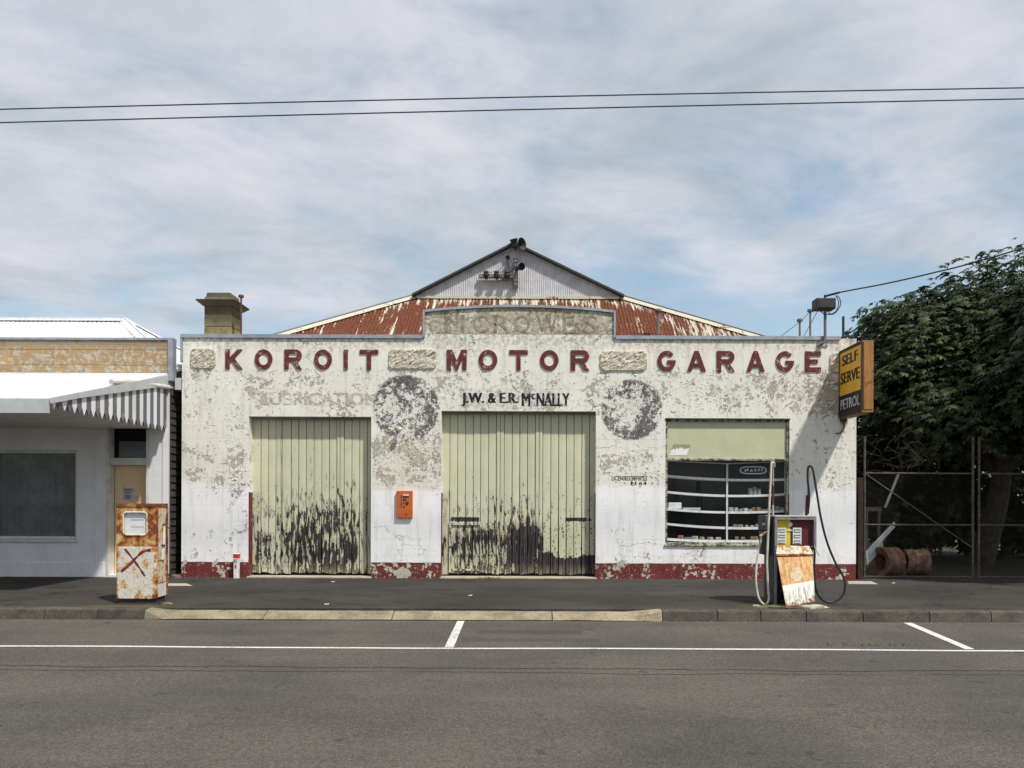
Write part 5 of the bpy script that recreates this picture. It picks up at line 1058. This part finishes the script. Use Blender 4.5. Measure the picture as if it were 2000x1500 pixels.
# small pale shell-like badge between the dials
def shell(cx_, cz_, r): return [(cx_+r*math.cos(R(a)), cz_+r*.95*math.sin(R(a))*(1.0)) for a in range(-30, 211, 12)]+[(cx_-r*.52, cz_-r*.75), (cx_-r*.5, cz_-r), (cx_+r*.5, cz_-r), (cx_+r*.52, cz_-r*.75)]
cb_ = at(1545.5, 1024.5, qY); MB().prism(shell(cb_.x, cb_.z, .034), [], xz, qY+.046, qY+.056).build('badge', dial, PB)
part('badge_strip', dial, PB, (ax(1540, qY), ax(1550, qY), qY+.046, qY+.056, az(1035.5, qY), az(1033.5, qY)))
# skirt under the head and the panel that has come loose
rm_sk = m_rustpaint('rusted_skirt', (.72, .67, .58), .045, 0, 1.0)
m = MB(); a0, a1, b0, b1 = at(1518, 1066, qY-.005), at(1581, 1067, qY-.005), at(1515.5, 1083.5, qY-.06), at(1589, 1083.5, qY-.06); th = Vector((0, .012, .004)); ra = m_rustpaint('skirt_lip_rust', (.30, .12, .05), .14, 0)
vs = [b0, b1, a1, a0]; m.add(vs+[v+th for v in vs], [(0, 1, 2, 3), (7, 6, 5, 4), (0, 4, 5, 1), (1, 5, 6, 2), (2, 6, 7, 3), (3, 7, 4, 0)]); m.build('skirt', rm_sk, PB)
m = MB(); lp = [b0+Vector((0, -.004, .012)), b1+Vector((0, -.004, .012)), b1+Vector((.0, -.006, -.016)), b0+Vector((0, -.006, -.016))]; m.add(lp+[v+Vector((0, .016, 0)) for v in lp], [(0, 1, 2, 3), (7, 6, 5, 4), (0, 4, 5, 1), (1, 5, 6, 2), (2, 6, 7, 3), (3, 7, 4, 0)]); m.build('skirt_lip', ra, PB)
P4 = [at(1535.5, 1186.5, qY-.32), at(1591.5, 1175.5, qY-.30), at(1586.5, 1085.5, qY-.055), at(1518, 1088, qY-.055)]
P4[0].z = max(P4[0].z, .012); P4[1].z = max(P4[1].z, .05)
def pq(u, v): return P4[0].lerp(P4[1], u).lerp(P4[3].lerp(P4[2], u), v)
nn = (P4[1]-P4[0]).cross(P4[3]-P4[0]).normalized(); nn = nn if nn.y < 0 else -nn
def m_loose():
    m = Mat('orange_and_white_loose_panel', .7); n = m.noise(scale=6, detail=8, rough=.66); f = m.noise(scale=28, detail=5, rough=.7); s = m.noise(m.vec(m.x*26, m.y*6, m.z*5), scale=1, detail=6, rough=.65)
    ln = m.z-(P4[0].z+.305)+(m.x-P4[0].x)*-.17
    oc = m.mix((s*.6+f*.4).ss(.42, .62), (.66, .44, .22), (.50, .19, .045)); oc = m.mix((n*.5+s*.5).ss(.56, .62), oc, (.30, .10, .03)); oc = m.mix(n.ss(.58, .66)*.6, oc, (.72, .64, .50))
    wc = m.mix(s.ss(.46, .62)*ln.ss(-.02, -.12), (.76, .74, .69), (.34, .33, .27)); wc = m.mix(((n*.5+f*.5)+ln.ss(-.18, -.30)*.16).ss(.60, .66), wc, (.26, .11, .045)); wc = m.mix((f*.7+s*.3).ss(.60, .64)*.7, wc, (.06, .055, .05))
    return m.done(m.mix(ln.ss(-.004, .004), wc, oc), f+n, .003)
m = MB(); k = 6; vs = [pq(i/k, j/k)+nn*(.014*math.sin(math.pi*j/k)*math.sin(2.2*i/k)) for j in range(k+1) for i in range(k+1)]; q = (k+1)**2; W_ = k+1
fs = [(j*W_+i, j*W_+i+1, (j+1)*W_+i+1, (j+1)*W_+i) for j in range(k) for i in range(k)]; fs2 = [tuple(t+q for t in reversed(f_)) for f_ in fs]
bd = [i for i in range(W_)]+[j*W_+k for j in range(1, W_)]+[k*W_+i for i in range(k-1, -1, -1)]+[j*W_ for j in range(k-1, 0, -1)]
m.add(vs+[v-nn*.012 for v in vs], fs+fs2+[(bd[i], bd[(i+1) % len(bd)], bd[(i+1) % len(bd)]+q, bd[i]+q) for i in range(len(bd))]); LP = m.build('loose_panel', m_loose(), PB); LP['label'] = 'rusty orange and white panel leaning out of the pump'
sc_ = shell(.5, .65, .20); m = MB(); zz = [pq(u-.02, .62+(v-.65)*.78)+nn*(.0165+.003) for u, v in sc_]
def emb(u, v): return pq(u-.02, .62+(v-.65)*.78)
m.add([emb(u, v)+nn*(.014*math.sin(math.pi*(.62+(v-.65)*.78))*math.sin(2.2*(u-.02))+.003) for u, v in sc_], [tuple(range(len(sc_)))]); m.build('emblem_trace', m_rustpaint('faded_emblem', (.70, .56, .36), -.02, 0), LP, recalc=False)
# hose masts, hoses and nozzle
m_red = plain('red_brown_mast', (.105, .028, .022), .6, var=.25, scale=12)
mb = at(1509.5, 1006, qY+.16); mt = at(1510.5, 906, qY+.16)
m = MB(); m.tube([mb+Vector((0, 0, -.55)), mb.lerp(mt, .2)], .017, 8); m.build('hose_mast', M['galv'], PB, smooth=True); m = MB(); m.tube([mb.lerp(mt, .2), mb.lerp(mt, .58)], .018, 8); m.build('hose_mast', m_red, PB, smooth=True); m = MB(); m.tube([mb.lerp(mt, .58), mt], .010, 8); m.build('hose_mast', M['galv'], PB, smooth=True)
wy = qY+.08
m = MB(); m.tube(spline([at(1512, 912, wy+.05), at(1512, 905, wy+.03), at(1509, 903, wy), at(1506.5, 908, wy-.02), at(1505, 940, wy-.03), at(1502, 1000, wy-.05), at(1499.5, 1060, wy-.06), at(1498, 1100, wy-.06), at(1500.5, 1150, wy-.05), at(1502, 1168, wy-.05), at(1498, 1179, wy-.05), at(1490, 1179, wy-.04), at(1481, 1165, wy-.02), at(1476.5, 1135, wy), at(1477.5, 1105, wy+.02), at(1482, 1072, wy+.05), at(1487, 1050, wy+.08)], 7), .0165, 9); m.build('hose', plain('dirty_cream_hose', (.58, .53, .42), .6, var=.2, scale=10), PB, smooth=True, label='dirty cream hose looping on the left')
mb = at(1574.5, 1006, qY+.22); mt = at(1580, 914, qY+.22); m = MB(); m.tube([mb+Vector((0, 0, -.08)), mb.lerp(mt, .42)], .024, 8); m.build('hose_mast', m_red, PB, smooth=True); m = MB(); m.tube([mb.lerp(mt, .42), mt], .008, 6); m.build('hose_mast', M['galv'], PB, smooth=True)
by = qY+.12
m = MB(); m.tube(spline([at(1578, 1004, by+.05), at(1580.5, 970, by+.05), at(1577.5, 935, by+.05), at(1578, 916, by+.05), at(1582, 910, by+.04), at(1587.5, 918, by+.03), at(1594, 955, by), at(1603, 1010, by-.02), at(1615, 1058, by-.04), at(1632, 1100, by-.06), at(1645, 1122, by-.08), at(1650.5, 1143, by-.1), at(1645, 1164, by-.12), at(1628, 1175.5, by-.13), at(1610, 1174, by-.13), at(1597, 1160, by-.12), at(1591, 1135, by-.12), at(1590.5, 1100, by-.12), at(1591, 1078, by-.1), at(1588, 1068, by-.05)], 7), .0165, 9); m.build('hose', plain('black_rubber_hose', (.02, .02, .022), .45, var=.2), PB, smooth=True, label='black hose in a wide loop on the right')
a, b = at(1485.5, 1080, qY+.2), at(1506, 1004, qY+.2)
part('nozzle_boot', gs, PB, (ax(1487, qY+.2), qx0-.016, qY+.14, qY+.34, az(1081, qY+.2), az(1035, qY+.2)), bev=.012); part('nozzle_boot', gs, PB, (ax(1486.5, qY+.2), qx0-.016, qY+.10, qY+.36, az(1034, qY+.2), az(1005, qY+.2)), bev=.010)
c = at(1493, 1024, qY+.1); MB().lathe([(0, .02), (.018, .018), (.022, 0), (.032, 0), (.034, -.01)], c, (0, -1, 0), 14).build('lock', M['galv'], PB, smooth=True)
m = MB(); c = at(1490, 1043, qY+.12); m.tube([c+Vector((-.05, -.02, -.035)), c+Vector((0, -.02, 0)), c+Vector((.045, 0, .03))], [.022, .026, .012], 8); m.tube([c+Vector((.0, -.03, 0)), c+Vector((.06, -.03, .05))], .008, 6); m.build('nozzle', plain('pale_nozzle', (.42, .36, .28), .5, var=.25, scale=14), PB, smooth=True)
m = MB(); m.tube([at(1590, 1066, qY-.03), at(1596, 1078, qY-.04), at(1600, 1085, qY-.03)], .008, 6); m.build('loose_strap', M['galv'], PB)
part('inner_pipe', M['darkmetal'], PB, (qx0+.12, qx0+.16, qY+.2, qY+.24, .0, qhb), (qx0+.30, qx0+.42, qY+.16, qY+.32, .0, .35))
# broken concrete bases and rubble
def rubble(loc, r, h, mat, label, seed):
    rs = random.Random(seed); m = MB(); n = 11; vs = []
    for (k, hh) in ((1.0, 0), (.92, h*.7), (.6, h)):
        for i in range(n):
            a = 2*math.pi*i/n; q = k*rs.uniform(.78, 1.12); vs.append((loc[0]+r[0]*q*math.cos(a), loc[1]+r[1]*q*math.sin(a), loc[2]+hh*rs.uniform(.8, 1.1)))
    m.add(vs, [(k*n+i, k*n+(i+1) % n, (k+1)*n+(i+1) % n, (k+1)*n+i) for k in (0, 1) for i in range(n)]+[tuple(2*n+i for i in range(n))]); return tag(m.build('concrete_lump', mat, smooth=False), label, 'rubble')
mosst = m_kerb('mossy_concrete', (.11, .095, .045), (.20, .175, .10))
rubble((ax(1545, -4.2), -4.18, 0), (.50, .20), .022, mosst, 'low mossy concrete pad under the gutted pump', 1); rubble((ax(1588, -4.3), -4.25, 0), (.24, .12), .045, M['slab'], 'cracked pale concrete lump at the foot of the gutted pump', 2); rubble((ax(322, -4.25), -4.16, 0), (.09, .05), .03, mosst, 'small mossy stone at the corner of the rusty pump', 3); rubble((ax(1481, -4.2), -4.12, 0), (.06, .04), .025, M['slab'], 'small pale stone under the cream hose', 5)
rubble((ax(345, -.1), -.12, 0), (.11, .07), .07, plain('brown_stone', (.16, .12, .09), .9, var=.2), 'brown stone in the gap between shop and garage', 6)

# ------------------------------------------------------------------ right side: gate, post, drums
gY = .25
dkr = m_rustpaint('dark_rusty_post', (.05, .03, .025), .0, 0)
o = part('gate_post', plain('dark_brown_steel', (.035, .018, .014), .7, var=.3, scale=8), None, (ax(1673.5, .1), ax(1684, .1), .05, .15, -.02, az(931, .1)), bev=.006); tag(o, 'dark brown steel post against the right end of the garage', 'post')
def gate(pxa, pxb, pyt, label, brace):
    g_ = empty('wire_gate', (ax(pxa, gY), gY, 0), label, 'gate'); xa, xb = ax(pxa, gY), ax(pxb, gY); zt_, zm, zb_ = az(922, gY), az(1022.5, gY), az(1124, gY); pm = plain('rusty_gate_pipe', (.095, .082, .07), .8, var=.35, scale=12); wm = M['darkmetal']  # rusty pipe colour darkened to paint in the tree's shade
    def pipe(name, A, B, r): m = MB(); m.tube([A, B], r, 8); m.build(name, pm, g_, smooth=True)
    pipe('upright', (xa, gY, zb_-.02), (xa, gY, az(pyt, gY)), .024); pipe('upright', (xb, gY, zb_-.02), (xb, gY, az(pyt, gY)), .024)
    for z__ in (zt_, zm, zb_): pipe('rail', (xa+.02, gY, z__), (xb-.02, gY, z__), .018)
    if brace: pipe('brace', (xa+.02, gY-.015, zt_-.02), (xb-.02, gY-.015, az(925+(pxb-pxa)*.67, gY)), .013)
    m = MB(); p_ = .062; h_ = zt_-zb_; w_ = xb-xa; n = int((w_+h_)/p_)
    for i in range(n):
        for sgn in (1, -1):
            # diagonal clipped to the frame
            u0 = i*p_-h_; u1 = i*p_
            a_, b_ = max(0, u0), min(w_, u1)
            if b_-a_ < .01: continue
            va, vb = a_-u0, b_-u0; A = (xa+a_, zb_+va); B = (xa+b_, zb_+vb)
            if sgn < 0: A = (xb-a_, zb_+va); B = (xb-b_, zb_+vb)
            m.tube([(A[0], gY+.004*sgn, A[1]), (B[0], gY+.004*sgn, B[1])], .0017, 3, cap=False)
    tag(m.build('chain_link', plain('dull_wire', (.03, .028, .026), .8), g_), kind='stuff'); return g_
gate(1688.5, 1900, 850, 'wire mesh gate with diagonal brace beside the garage', True); gate(1912, 2110, 850, 'second wire mesh gate leaf at the far right', False)
terra = m_rustpaint('faded_drum_rust', (.24, .115, .08), -.02, 0, .8)
def drum(pxa, pxb, py0, py1, Y, label, yaw):
    A, B = at(pxa, (py0+py1)/2, Y), at(pxb, (py0+py1)/2, Y); r = (az(py0, Y)-az(py1, Y))/2; L_ = (B-A).length; d = Vector((math.cos(yaw), math.sin(yaw), 0)); c = (A+B)/2-d*L_/2; c.z = r-.02
    o = MB().lathe([(r*.55, .04), (r*.9, .02), (r*.93, .02), (r, 0), (r*1.02, .02), (r, .04), (r*.99, L_*.32), (r*1.03, L_*.335), (r*.99, L_*.35), (r*.99, L_*.65), (r*1.03, L_*.665), (r*.99, L_*.68), (r, L_-.03), (r*1.02, L_-.015), (r*.97, L_), (r*.9, L_-.02), (0, L_-.02)], c, d, 24).build('steel_drum', terra, smooth=True); return tag(o, label, 'drum')
drum(1713, 1753, 1068, 1124, 1.1, 'rusty red drum with open end lying behind the gate', .30); drum(1767, 1809, 1072, 1122, 1.35, 'rusty red drum lying to the right of the open one', -.12)
for (p, q, w_, lab) in (((1689, 1090), (1745, 1030), .12, 'white board leaning behind the gate, uppermost'), ((1690, 1104), (1722, 1072), .16, 'short white board leaning low behind the gate')):
    A, B = at(*p, .7), at(*q, 1.6); m = MB(); u = Vector((0, 0, w_)); t = Vector((.02, -.03, 0)); vs = [A, B, B+u, A+u]; m.add(vs+[v+t for v in vs], [(3, 2, 1, 0), (4, 5, 6, 7), (0, 1, 5, 4), (1, 2, 6, 5), (2, 3, 7, 6), (3, 0, 4, 7)]); tag(m.build('timber_board', M['whitepaint']), lab, 'board')
m = MB(); m.tube([at(1729, 991, 2.2), at(1755, 926, 2.2)], .03, 6); tag(m.build('leaning_pole', M['offwhite'], smooth=True), 'pale pole leaning under the tree behind the gate', 'pole')
part_ = part('sawhorse_beam', M['greytimber'], None, (ax(1692, 3), ax(1722, 3), 3, 3.12, az(996, 3), az(988, 3)), (ax(1693, 3), ax(1696, 3), 3.01, 3.1, -.02, az(996.2, 3)), (ax(1717, 3), ax(1720, 3), 3.01, 3.1, -.02, az(996.2, 3))); tag(part_, 'low rusty timber rail standing in the yard behind the gate', 'rail')

# ------------------------------------------------------------------ vegetation
def m_leaf(name, a, b, tr=.18):
    m = Mat(name, .55, .25); r = m.rnd(); n = m.noise(scale=1.4, detail=3); f = m.noise(scale=8, detail=2); c = m.mix(n.ss(.35, .65), a, b); k_ = m.noise(scale=5.5, detail=1); c = m.mul(c, f.ss(.3, .7, .6, 1.5)*r.ss(0, 1, .85, 1.15)); c = m.mix(k_.ss(.56, .68)*.8, c, (b[0]*2.3, b[1]*2.0, b[2]*1.6))  # noise paints highlights of lit leaves and dark gaps into the colour
    m.done(c); nt = m.nt; t = nt.nodes.new('ShaderNodeBsdfTranslucent'); mx = nt.nodes.new('ShaderNodeMixShader'); mx.inputs[0].default_value = tr; out = [x_ for x_ in nt.nodes if x_.type == 'OUTPUT_MATERIAL'][0]
    nt.links.new(c, t.inputs[0]); nt.links.new(m.b.outputs[0], mx.inputs[1]); nt.links.new(t.outputs[0], mx.inputs[2]); nt.links.new(mx.outputs[0], out.inputs[0]); return m.mat
M['leaf'] = m_leaf('dark_green_leaf', (.016, .028, .010), (.046, .066, .026)); M['leaf2'] = m_leaf('olive_leaf', (.05, .075, .025), (.09, .12, .045)); M['bark'] = plain('grey_bark', (.10, .085, .065), .95, var=.3, scale=8, bump=.02); M['twig'] = plain('dry_twig', (.06, .05, .04), .9, var=.2)
def palm_leaf(seed, L_=.21):
    """a compound leaf: seven drooping leaflets, folded along the midrib"""
    rs = random.Random(seed); vs = []; fs = []
    for k in range(7):
        a = R(-118+k*39+rs.uniform(-7, 7)); l = L_*(1.0-.06*abs(k-3))*rs.uniform(.85, 1.1); w = l*.20; dr = -l*rs.uniform(.25, .55); d = (math.cos(a), math.sin(a)); p = (-d[1], d[0]); b = len(vs)
        vs += [(0, 0, 0), (d[0]*l*.55+p[0]*w, d[1]*l*.55+p[1]*w, dr*.28-w*.25), (d[0]*l*.6, d[1]*l*.6, dr*.30+w*.1), (d[0]*l*.55-p[0]*w, d[1]*l*.55-p[1]*w, dr*.28-w*.25), (d[0]*l, d[1]*l, dr)]
        fs += [(b, b+3, b+2), (b, b+2, b+1), (b+2, b+3, b+4), (b+1, b+2, b+4)]
    return np.array(vs), fs
LV = [palm_leaf(s) for s in range(5)]
def place(rs, pos, out, size, mean_tilt=.6):
    n = Vector(out)*mean_tilt+Vector((rs.uniform(-.5, .5), rs.uniform(-.5, .5), .75+rs.uniform(-.3, .4))); n.normalize()
    o = Vector(out); t = (o-n*o.dot(n)); t = t.normalized() if t.length > 1e-4 else Vector((1, 0, 0)); b = n.cross(t)
    a = rs.uniform(-.8, .8); t2 = t*math.cos(a)+b*math.sin(a); b2 = n.cross(t2); m = Matrix((t2*size, b2*size, n*size)).transposed().to_4x4(); m.translation = pos; return m
def crown_points(rs, lobes, count, shell_=.35):
    vol = [l[1][0]*l[1][1]*l[1][2] for l in lobes]; tot = sum(v**.67 for v in vol); pts = []
    for (c, r), v in zip(lobes, vol):
        for _ in range(int(count*v**.67/tot)):
            while True:
                d = Vector((rs.gauss(0, 1), rs.gauss(0, 1), rs.gauss(0, 1))).normalized()
                if d.z > -.75: break
            bump = 1+.14*math.sin(d.x*7+c[0])*math.cos(d.z*6+c[1])+.10*math.sin(d.y*11+d.z*9)
            q = bump*(1-shell_*rs.random()**1.6); pts.append((Vector((c[0]+d.x*r[0]*q, c[1]+d.y*r[1]*q, c[2]+d.z*r[2]*q)), d, q/bump))
    return pts
def leaf_mesh(name, items, mat, parent, kind=None):
    VS = []; FS = []; b = 0
    for mtx, k in items:
        v, f = LV[k]; A = np.array(mtx)[:3, :3]; VS.append(v @ A.T+np.array(mtx.translation)); FS.append((b, k)); b += len(v)
    V_ = np.concatenate(VS)-np.array(wloc(parent)); loops = np.concatenate([np.array(LV[k][1]).ravel()+o for o, k in FS]); nf = len(loops)//3
    me = bpy.data.meshes.new(name); me.vertices.add(len(V_)); me.vertices.foreach_set('co', V_.ravel()); me.loops.add(len(loops)); me.loops.foreach_set('vertex_index', loops.astype(np.int32)); me.polygons.add(nf); me.polygons.foreach_set('loop_start', np.arange(0, nf*3, 3, dtype=np.int32)); me.update(calc_edges=True)
    o = link(name, me, mat, parent)
    if kind: o['kind'] = kind
    return o
def tree(name, base, lobes, count, nsingle, label, mat, size=1.0, seed=1, trunk_r=.22, cat='tree', facing=lambda p: True):
    rs = random.Random(seed); T = empty(name, base, label, cat); b = Vector(base); top = sum((Vector(l[0]) for l in lobes), Vector())/len(lobes); m = MB()
    m.tube(spline([b+Vector((0, 0, -.1)), b.lerp(top, .35)+Vector((.12, .05, 0)), b.lerp(top, .7)+Vector((-.1, 0, 0)), top], 4), trunk_r, 10, r2=trunk_r*.35); m.build('trunk', M['bark'], T, smooth=True)
    for (c, r) in lobes:
        m = MB(); s = b.lerp(top, rs.uniform(.45, .7)); e = Vector(c)+Vector((0, 0, r[2]*.4)); m.tube(spline([s, s.lerp(e, .5)+Vector((rs.uniform(-.3, .3), rs.uniform(-.3, .3), .2)), e], 4), trunk_r*.42, 8, r2=trunk_r*.08); m.build('limb', M['bark'], T, smooth=True)
    pts = crown_points(rs, lobes, count); items = [(place(rs, p, d, size*rs.uniform(.5, 1.45)), rs.randrange(5), p, q) for p, d, q in pts]
    cand = sorted([i for i, it in enumerate(items) if it[3] > .93 and facing(it[2])], key=lambda i: items[i][2].y)[:nsingle]; cs = set(cand)
    leaf_mesh('crown', [(it[0], it[1]) for i, it in enumerate(items) if i not in cs], mat, T, 'stuff')
    if nsingle:
        mes = []
        for k in range(5): me = bpy.data.meshes.new('leaf'); me.from_pydata(LV[k][0].tolist(), [], LV[k][1]); me.materials.append(mat); mes.append(me)
        for i in cand:
            o = bpy.data.objects.new('leaf', mes[items[i][1]]); C.objects.link(o); o.parent = T; mt = items[i][0].copy(); mt.translation = mt.translation-b; o.matrix_local = mt
    return T
lobes = [((11.4, 4.3, 5.0), (2.9, 2.6, 2.5)), ((13.8, 4.6, 5.6), (3.2, 2.8, 2.6)), ((9.75, 3.4, 4.35), (1.75, 1.7, 1.75)), ((10.6, 2.4, 3.6), (2.0, 1.6, 1.4)), ((12.6, 1.6, 4.8), (2.6, 2.2, 2.2)), ((9.9, 4.6, 5.6), (1.6, 1.6, 1.35)), ((9.0, 5.5, 3.6), (1.4, 1.6, 1.5)), ((14.5, 1.0, 4.2), (2.6, 2.2, 2.3)), ((11.4, 6.0, 5.9), (2.3, 2.2, 1.5)), ((11.6, .5, 3.9), (2.2, 1.4, 1.25)), ((9.7, 1.5, 3.3), (1.4, .9, .85)), ((11.2, -1.5, 5.0), (1.9, 1.4, 1.8)), ((13.2, -1.2, 5.4), (2.0, 1.6, 1.8)), ((11.9, -.2, 6.0), (1.9, 1.4, 1.5))]  # foremost lobes out of view at right, added to shade gate and yard
def infr(p): s = F/(p.y+D0); return CX+p.x*s < 1990 and CX+p.x*s < 1980 and p.y < 4.5
tree('chestnut_tree', (11.6, 4.4, 0), lobes, 30000, 290, 'large dark leafy tree overhanging the gate at the right', M['leaf'], .74, 5, .3, facing=infr)
k = 0
for (x_, y_, r, h, lab) in ((8.6, 11.5, 1.5, 1.9, 'sunlit green shrub in the yard behind the gate'), (11.2, 7.6, 1.9, 3.4, 'dark shrub under the tree behind the gate'), (14.0, 7.4, 2.0, 3.6, 'tall dark shrub at the far right behind the tree'), (17.2, 7.0, 2.2, 3.6, 'broad dark shrub beyond the tree trunk at the right'), (12.6, 14, 3.5, 4.2, 'deep green bush at the back of the yard')):
    tree('shrub', (x_, y_, 0), [((x_, y_, h*.55), (r, r*.8, h*.55)), ((x_+.5, y_-.3, h*.35), (r*.9, r*.7, h*.4))], 2600, 0, lab, M['leaf2'] if k == 0 else M['leaf'], 1.0, 20+k, .07, 'shrub'); k += 1
m = MB(); rs = random.Random(9)
for i in range(46):
    a = at(rs.uniform(1676, 1840), rs.uniform(845, 925), gY+rs.uniform(-.05, .15)); p = [a]; d = Vector((rs.uniform(-1, 1), rs.uniform(-.1, .1), rs.uniform(-.5, .6))).normalized()
    for j in range(5): d = (d+Vector((rs.uniform(-.6, .6), rs.uniform(-.2, .2), rs.uniform(-.75, .25)))).normalized(); p.append(p[-1]+d*rs.uniform(.06, .16))
    m.tube(spline(p, 3), .0030, 4)
tag(m.build('dry_vine', M['twig']), 'tangled dry vine hanging over the top of the wire gate', 'vine')
def weed(px, Y, w_, h_, n, label, seed, mat):
    rs = random.Random(seed); m = MB()
    for i in range(n):
        x_ = ax(px, Y)+rs.gauss(0, w_); y_ = Y+rs.gauss(0, .02); a = rs.uniform(0, 6.28); l = h_*rs.uniform(.4, 1.1); b_ = Vector((x_, y_, RZ if Y < KY-.2 else 0)); sd = Vector((math.cos(a), math.sin(a), 0)); lean = Vector((math.sin(a), -math.cos(a), 0))*l*rs.uniform(.2, .8); m.add([b_-sd*.006, b_+sd*.006, b_+lean*.5+Vector((0, 0, l*.6))+sd*.004, b_+lean+Vector((0, 0, l*.75))], [(0, 1, 2), (0, 2, 3)])
    tag(m.build('weed_tuft', mat, recalc=False), label, 'weed', kind=None)
weed(955, -.07, .10, .06, 70, 'small dry weed tuft on the sill of the larger door', 1, M['leaf2']); weed(1711, -6.55, .22, .05, 60, 'low green weed growing beside the white road line', 2, M['leaf2']); weed(1531, -4.42, .03, .06, 25, 'tiny bright weed at the kerb below the gutted pump', 3, M['leaf2']); weed(316, -4.15, .05, .05, 30, 'small weed at the base of the rusty pump', 4, M['leaf2']); weed(338, -.06, .06, .12, 40, 'weed growing in the gap between shop and garage', 6, M['leaf'])

# grit and flecks of litter along the gutter, the wall foot and the footpath
m = MB(); rs = random.Random(31)
def grain(x_, y_, z_, q):
    a = rs.uniform(0, 6.28); vs = [Vector((x_+q*math.cos(a+t)*rs.uniform(.6, 1), y_+q*math.sin(a+t)*rs.uniform(.6, 1), z_)) for t in (0, 1.6, 3.1, 4.7)]+[Vector((x_, y_, z_+q*rs.uniform(.5, .9)))]
    m.add(vs, [(0, 1, 4), (1, 2, 4), (2, 3, 4), (3, 0, 4)])
for i in range(900): grain(rs.uniform(-13, 12), KY-.25-abs(rs.gauss(0, .10)), RZ, rs.uniform(.004, .013))
for i in range(500): grain(rs.uniform(-13, 12), -.02-abs(rs.gauss(0, .06)), 0, rs.uniform(.004, .013))
for i in range(500): grain(rs.uniform(-13, 12), rs.uniform(KY+.05, -.1), 0, rs.uniform(.003, .010))
tag(m.build('grit', plain('grit', (.20, .18, .14), .95, var=.4, scale=3), recalc=False), 'fine grit and gravel along the gutter and wall foot', 'grit', kind='stuff')
paper = plain('litter_paper', (.72, .70, .64), .8, var=.1)
for i_, (px, py, lab) in enumerate(((651, 1138, 'scrap of white litter on the footpath below the smaller door'), (639, 1182, 'white scrap on the footpath near the dropped kerb'), (919, 1164, 'white scrap on the footpath in front of the larger door'), (1745, 1137, 'white scrap on the footpath before the wire gate'))):
    y_ = EYE*F/(py-CY)-D0; x_ = ax(px, y_); MB_ = MB().add([(x_-.03, y_-.02, .004), (x_+.028, y_-.025, .006), (x_+.035, y_+.02, .016), (x_-.01, y_+.028, .005), (x_-.03, y_+.01, .014)], [(0, 1, 2), (0, 2, 3), (0, 3, 4)]); tag(MB_.build('litter_scrap', paper, recalc=False), lab, 'litter', 'scraps of litter')

# curled flakes of paint still hanging on the wall
rs = random.Random(77); m = MB(); cl = []
for _ in range(46): cl.append((rs.uniform(XL+.3, XR-.3), rs.uniform(3.35, 4.15), rs.uniform(.12, .45)))
for _ in range(10): cl.append((rs.uniform(ax(730), ax(858)), rs.uniform(1.85, 2.75), .2))
for _ in range(12): cl.append((rs.uniform(ax(1548), ax(1668)), rs.uniform(1.9, 3.6), .25))
for _ in range(8): cl.append((rs.uniform(ax(360), ax(480)), rs.uniform(1.9, 3.0), .25))
for _ in range(8): cl.append((rs.uniform(ax(1170), ax(1295)), rs.uniform(1.9, 2.8), .25))
def clear(x_, z_):
    for (a, b, c_) in (d1, d2):
        if a-.04 < x_ < b+.04 and z_ < c_+.05: return False
    if wn[0]-.05 < x_ < wn[1]+.05 and wn[2]-.05 < z_ < wn[3]+.05: return False
    return XL+.05 < x_ < XR-.05 and .35 < z_ < 4.19
for (cx_, cz_, sp_) in cl:
    for k in range(rs.randint(8, 26)):
        x_, z_ = cx_+rs.gauss(0, sp_), cz_+rs.gauss(0, sp_*.6)
        if not clear(x_, z_): continue
        a = rs.uniform(0, 6.28); w_ = rs.uniform(.006, .022); l_ = rs.uniform(.008, .03); u = Vector((math.cos(a), 0, math.sin(a))); v = Vector((-math.sin(a), 0, math.cos(a))); o = Vector((x_, -.0015, z_)); h1, h2 = rs.uniform(.002, .006), rs.uniform(.008, .02)
        n_ = Vector((0, -1, 0)); m.add([o-u*w_, o+u*w_*rs.uniform(.6, 1), o+u*w_*rs.uniform(.5, 1.1)+v*l_*.6+n_*h1, o-u*w_*rs.uniform(.4, 1)+v*l_*.6+n_*h1, o+u*w_*rs.uniform(-.3, .5)+v*l_+n_*h2], [(0, 1, 2, 3), (3, 2, 4)])
tag(m.build('paint_flakes', plain('loose_paint', (.76, .74, .66), .85, var=.12, scale=5), GB, recalc=False), kind='stuff')
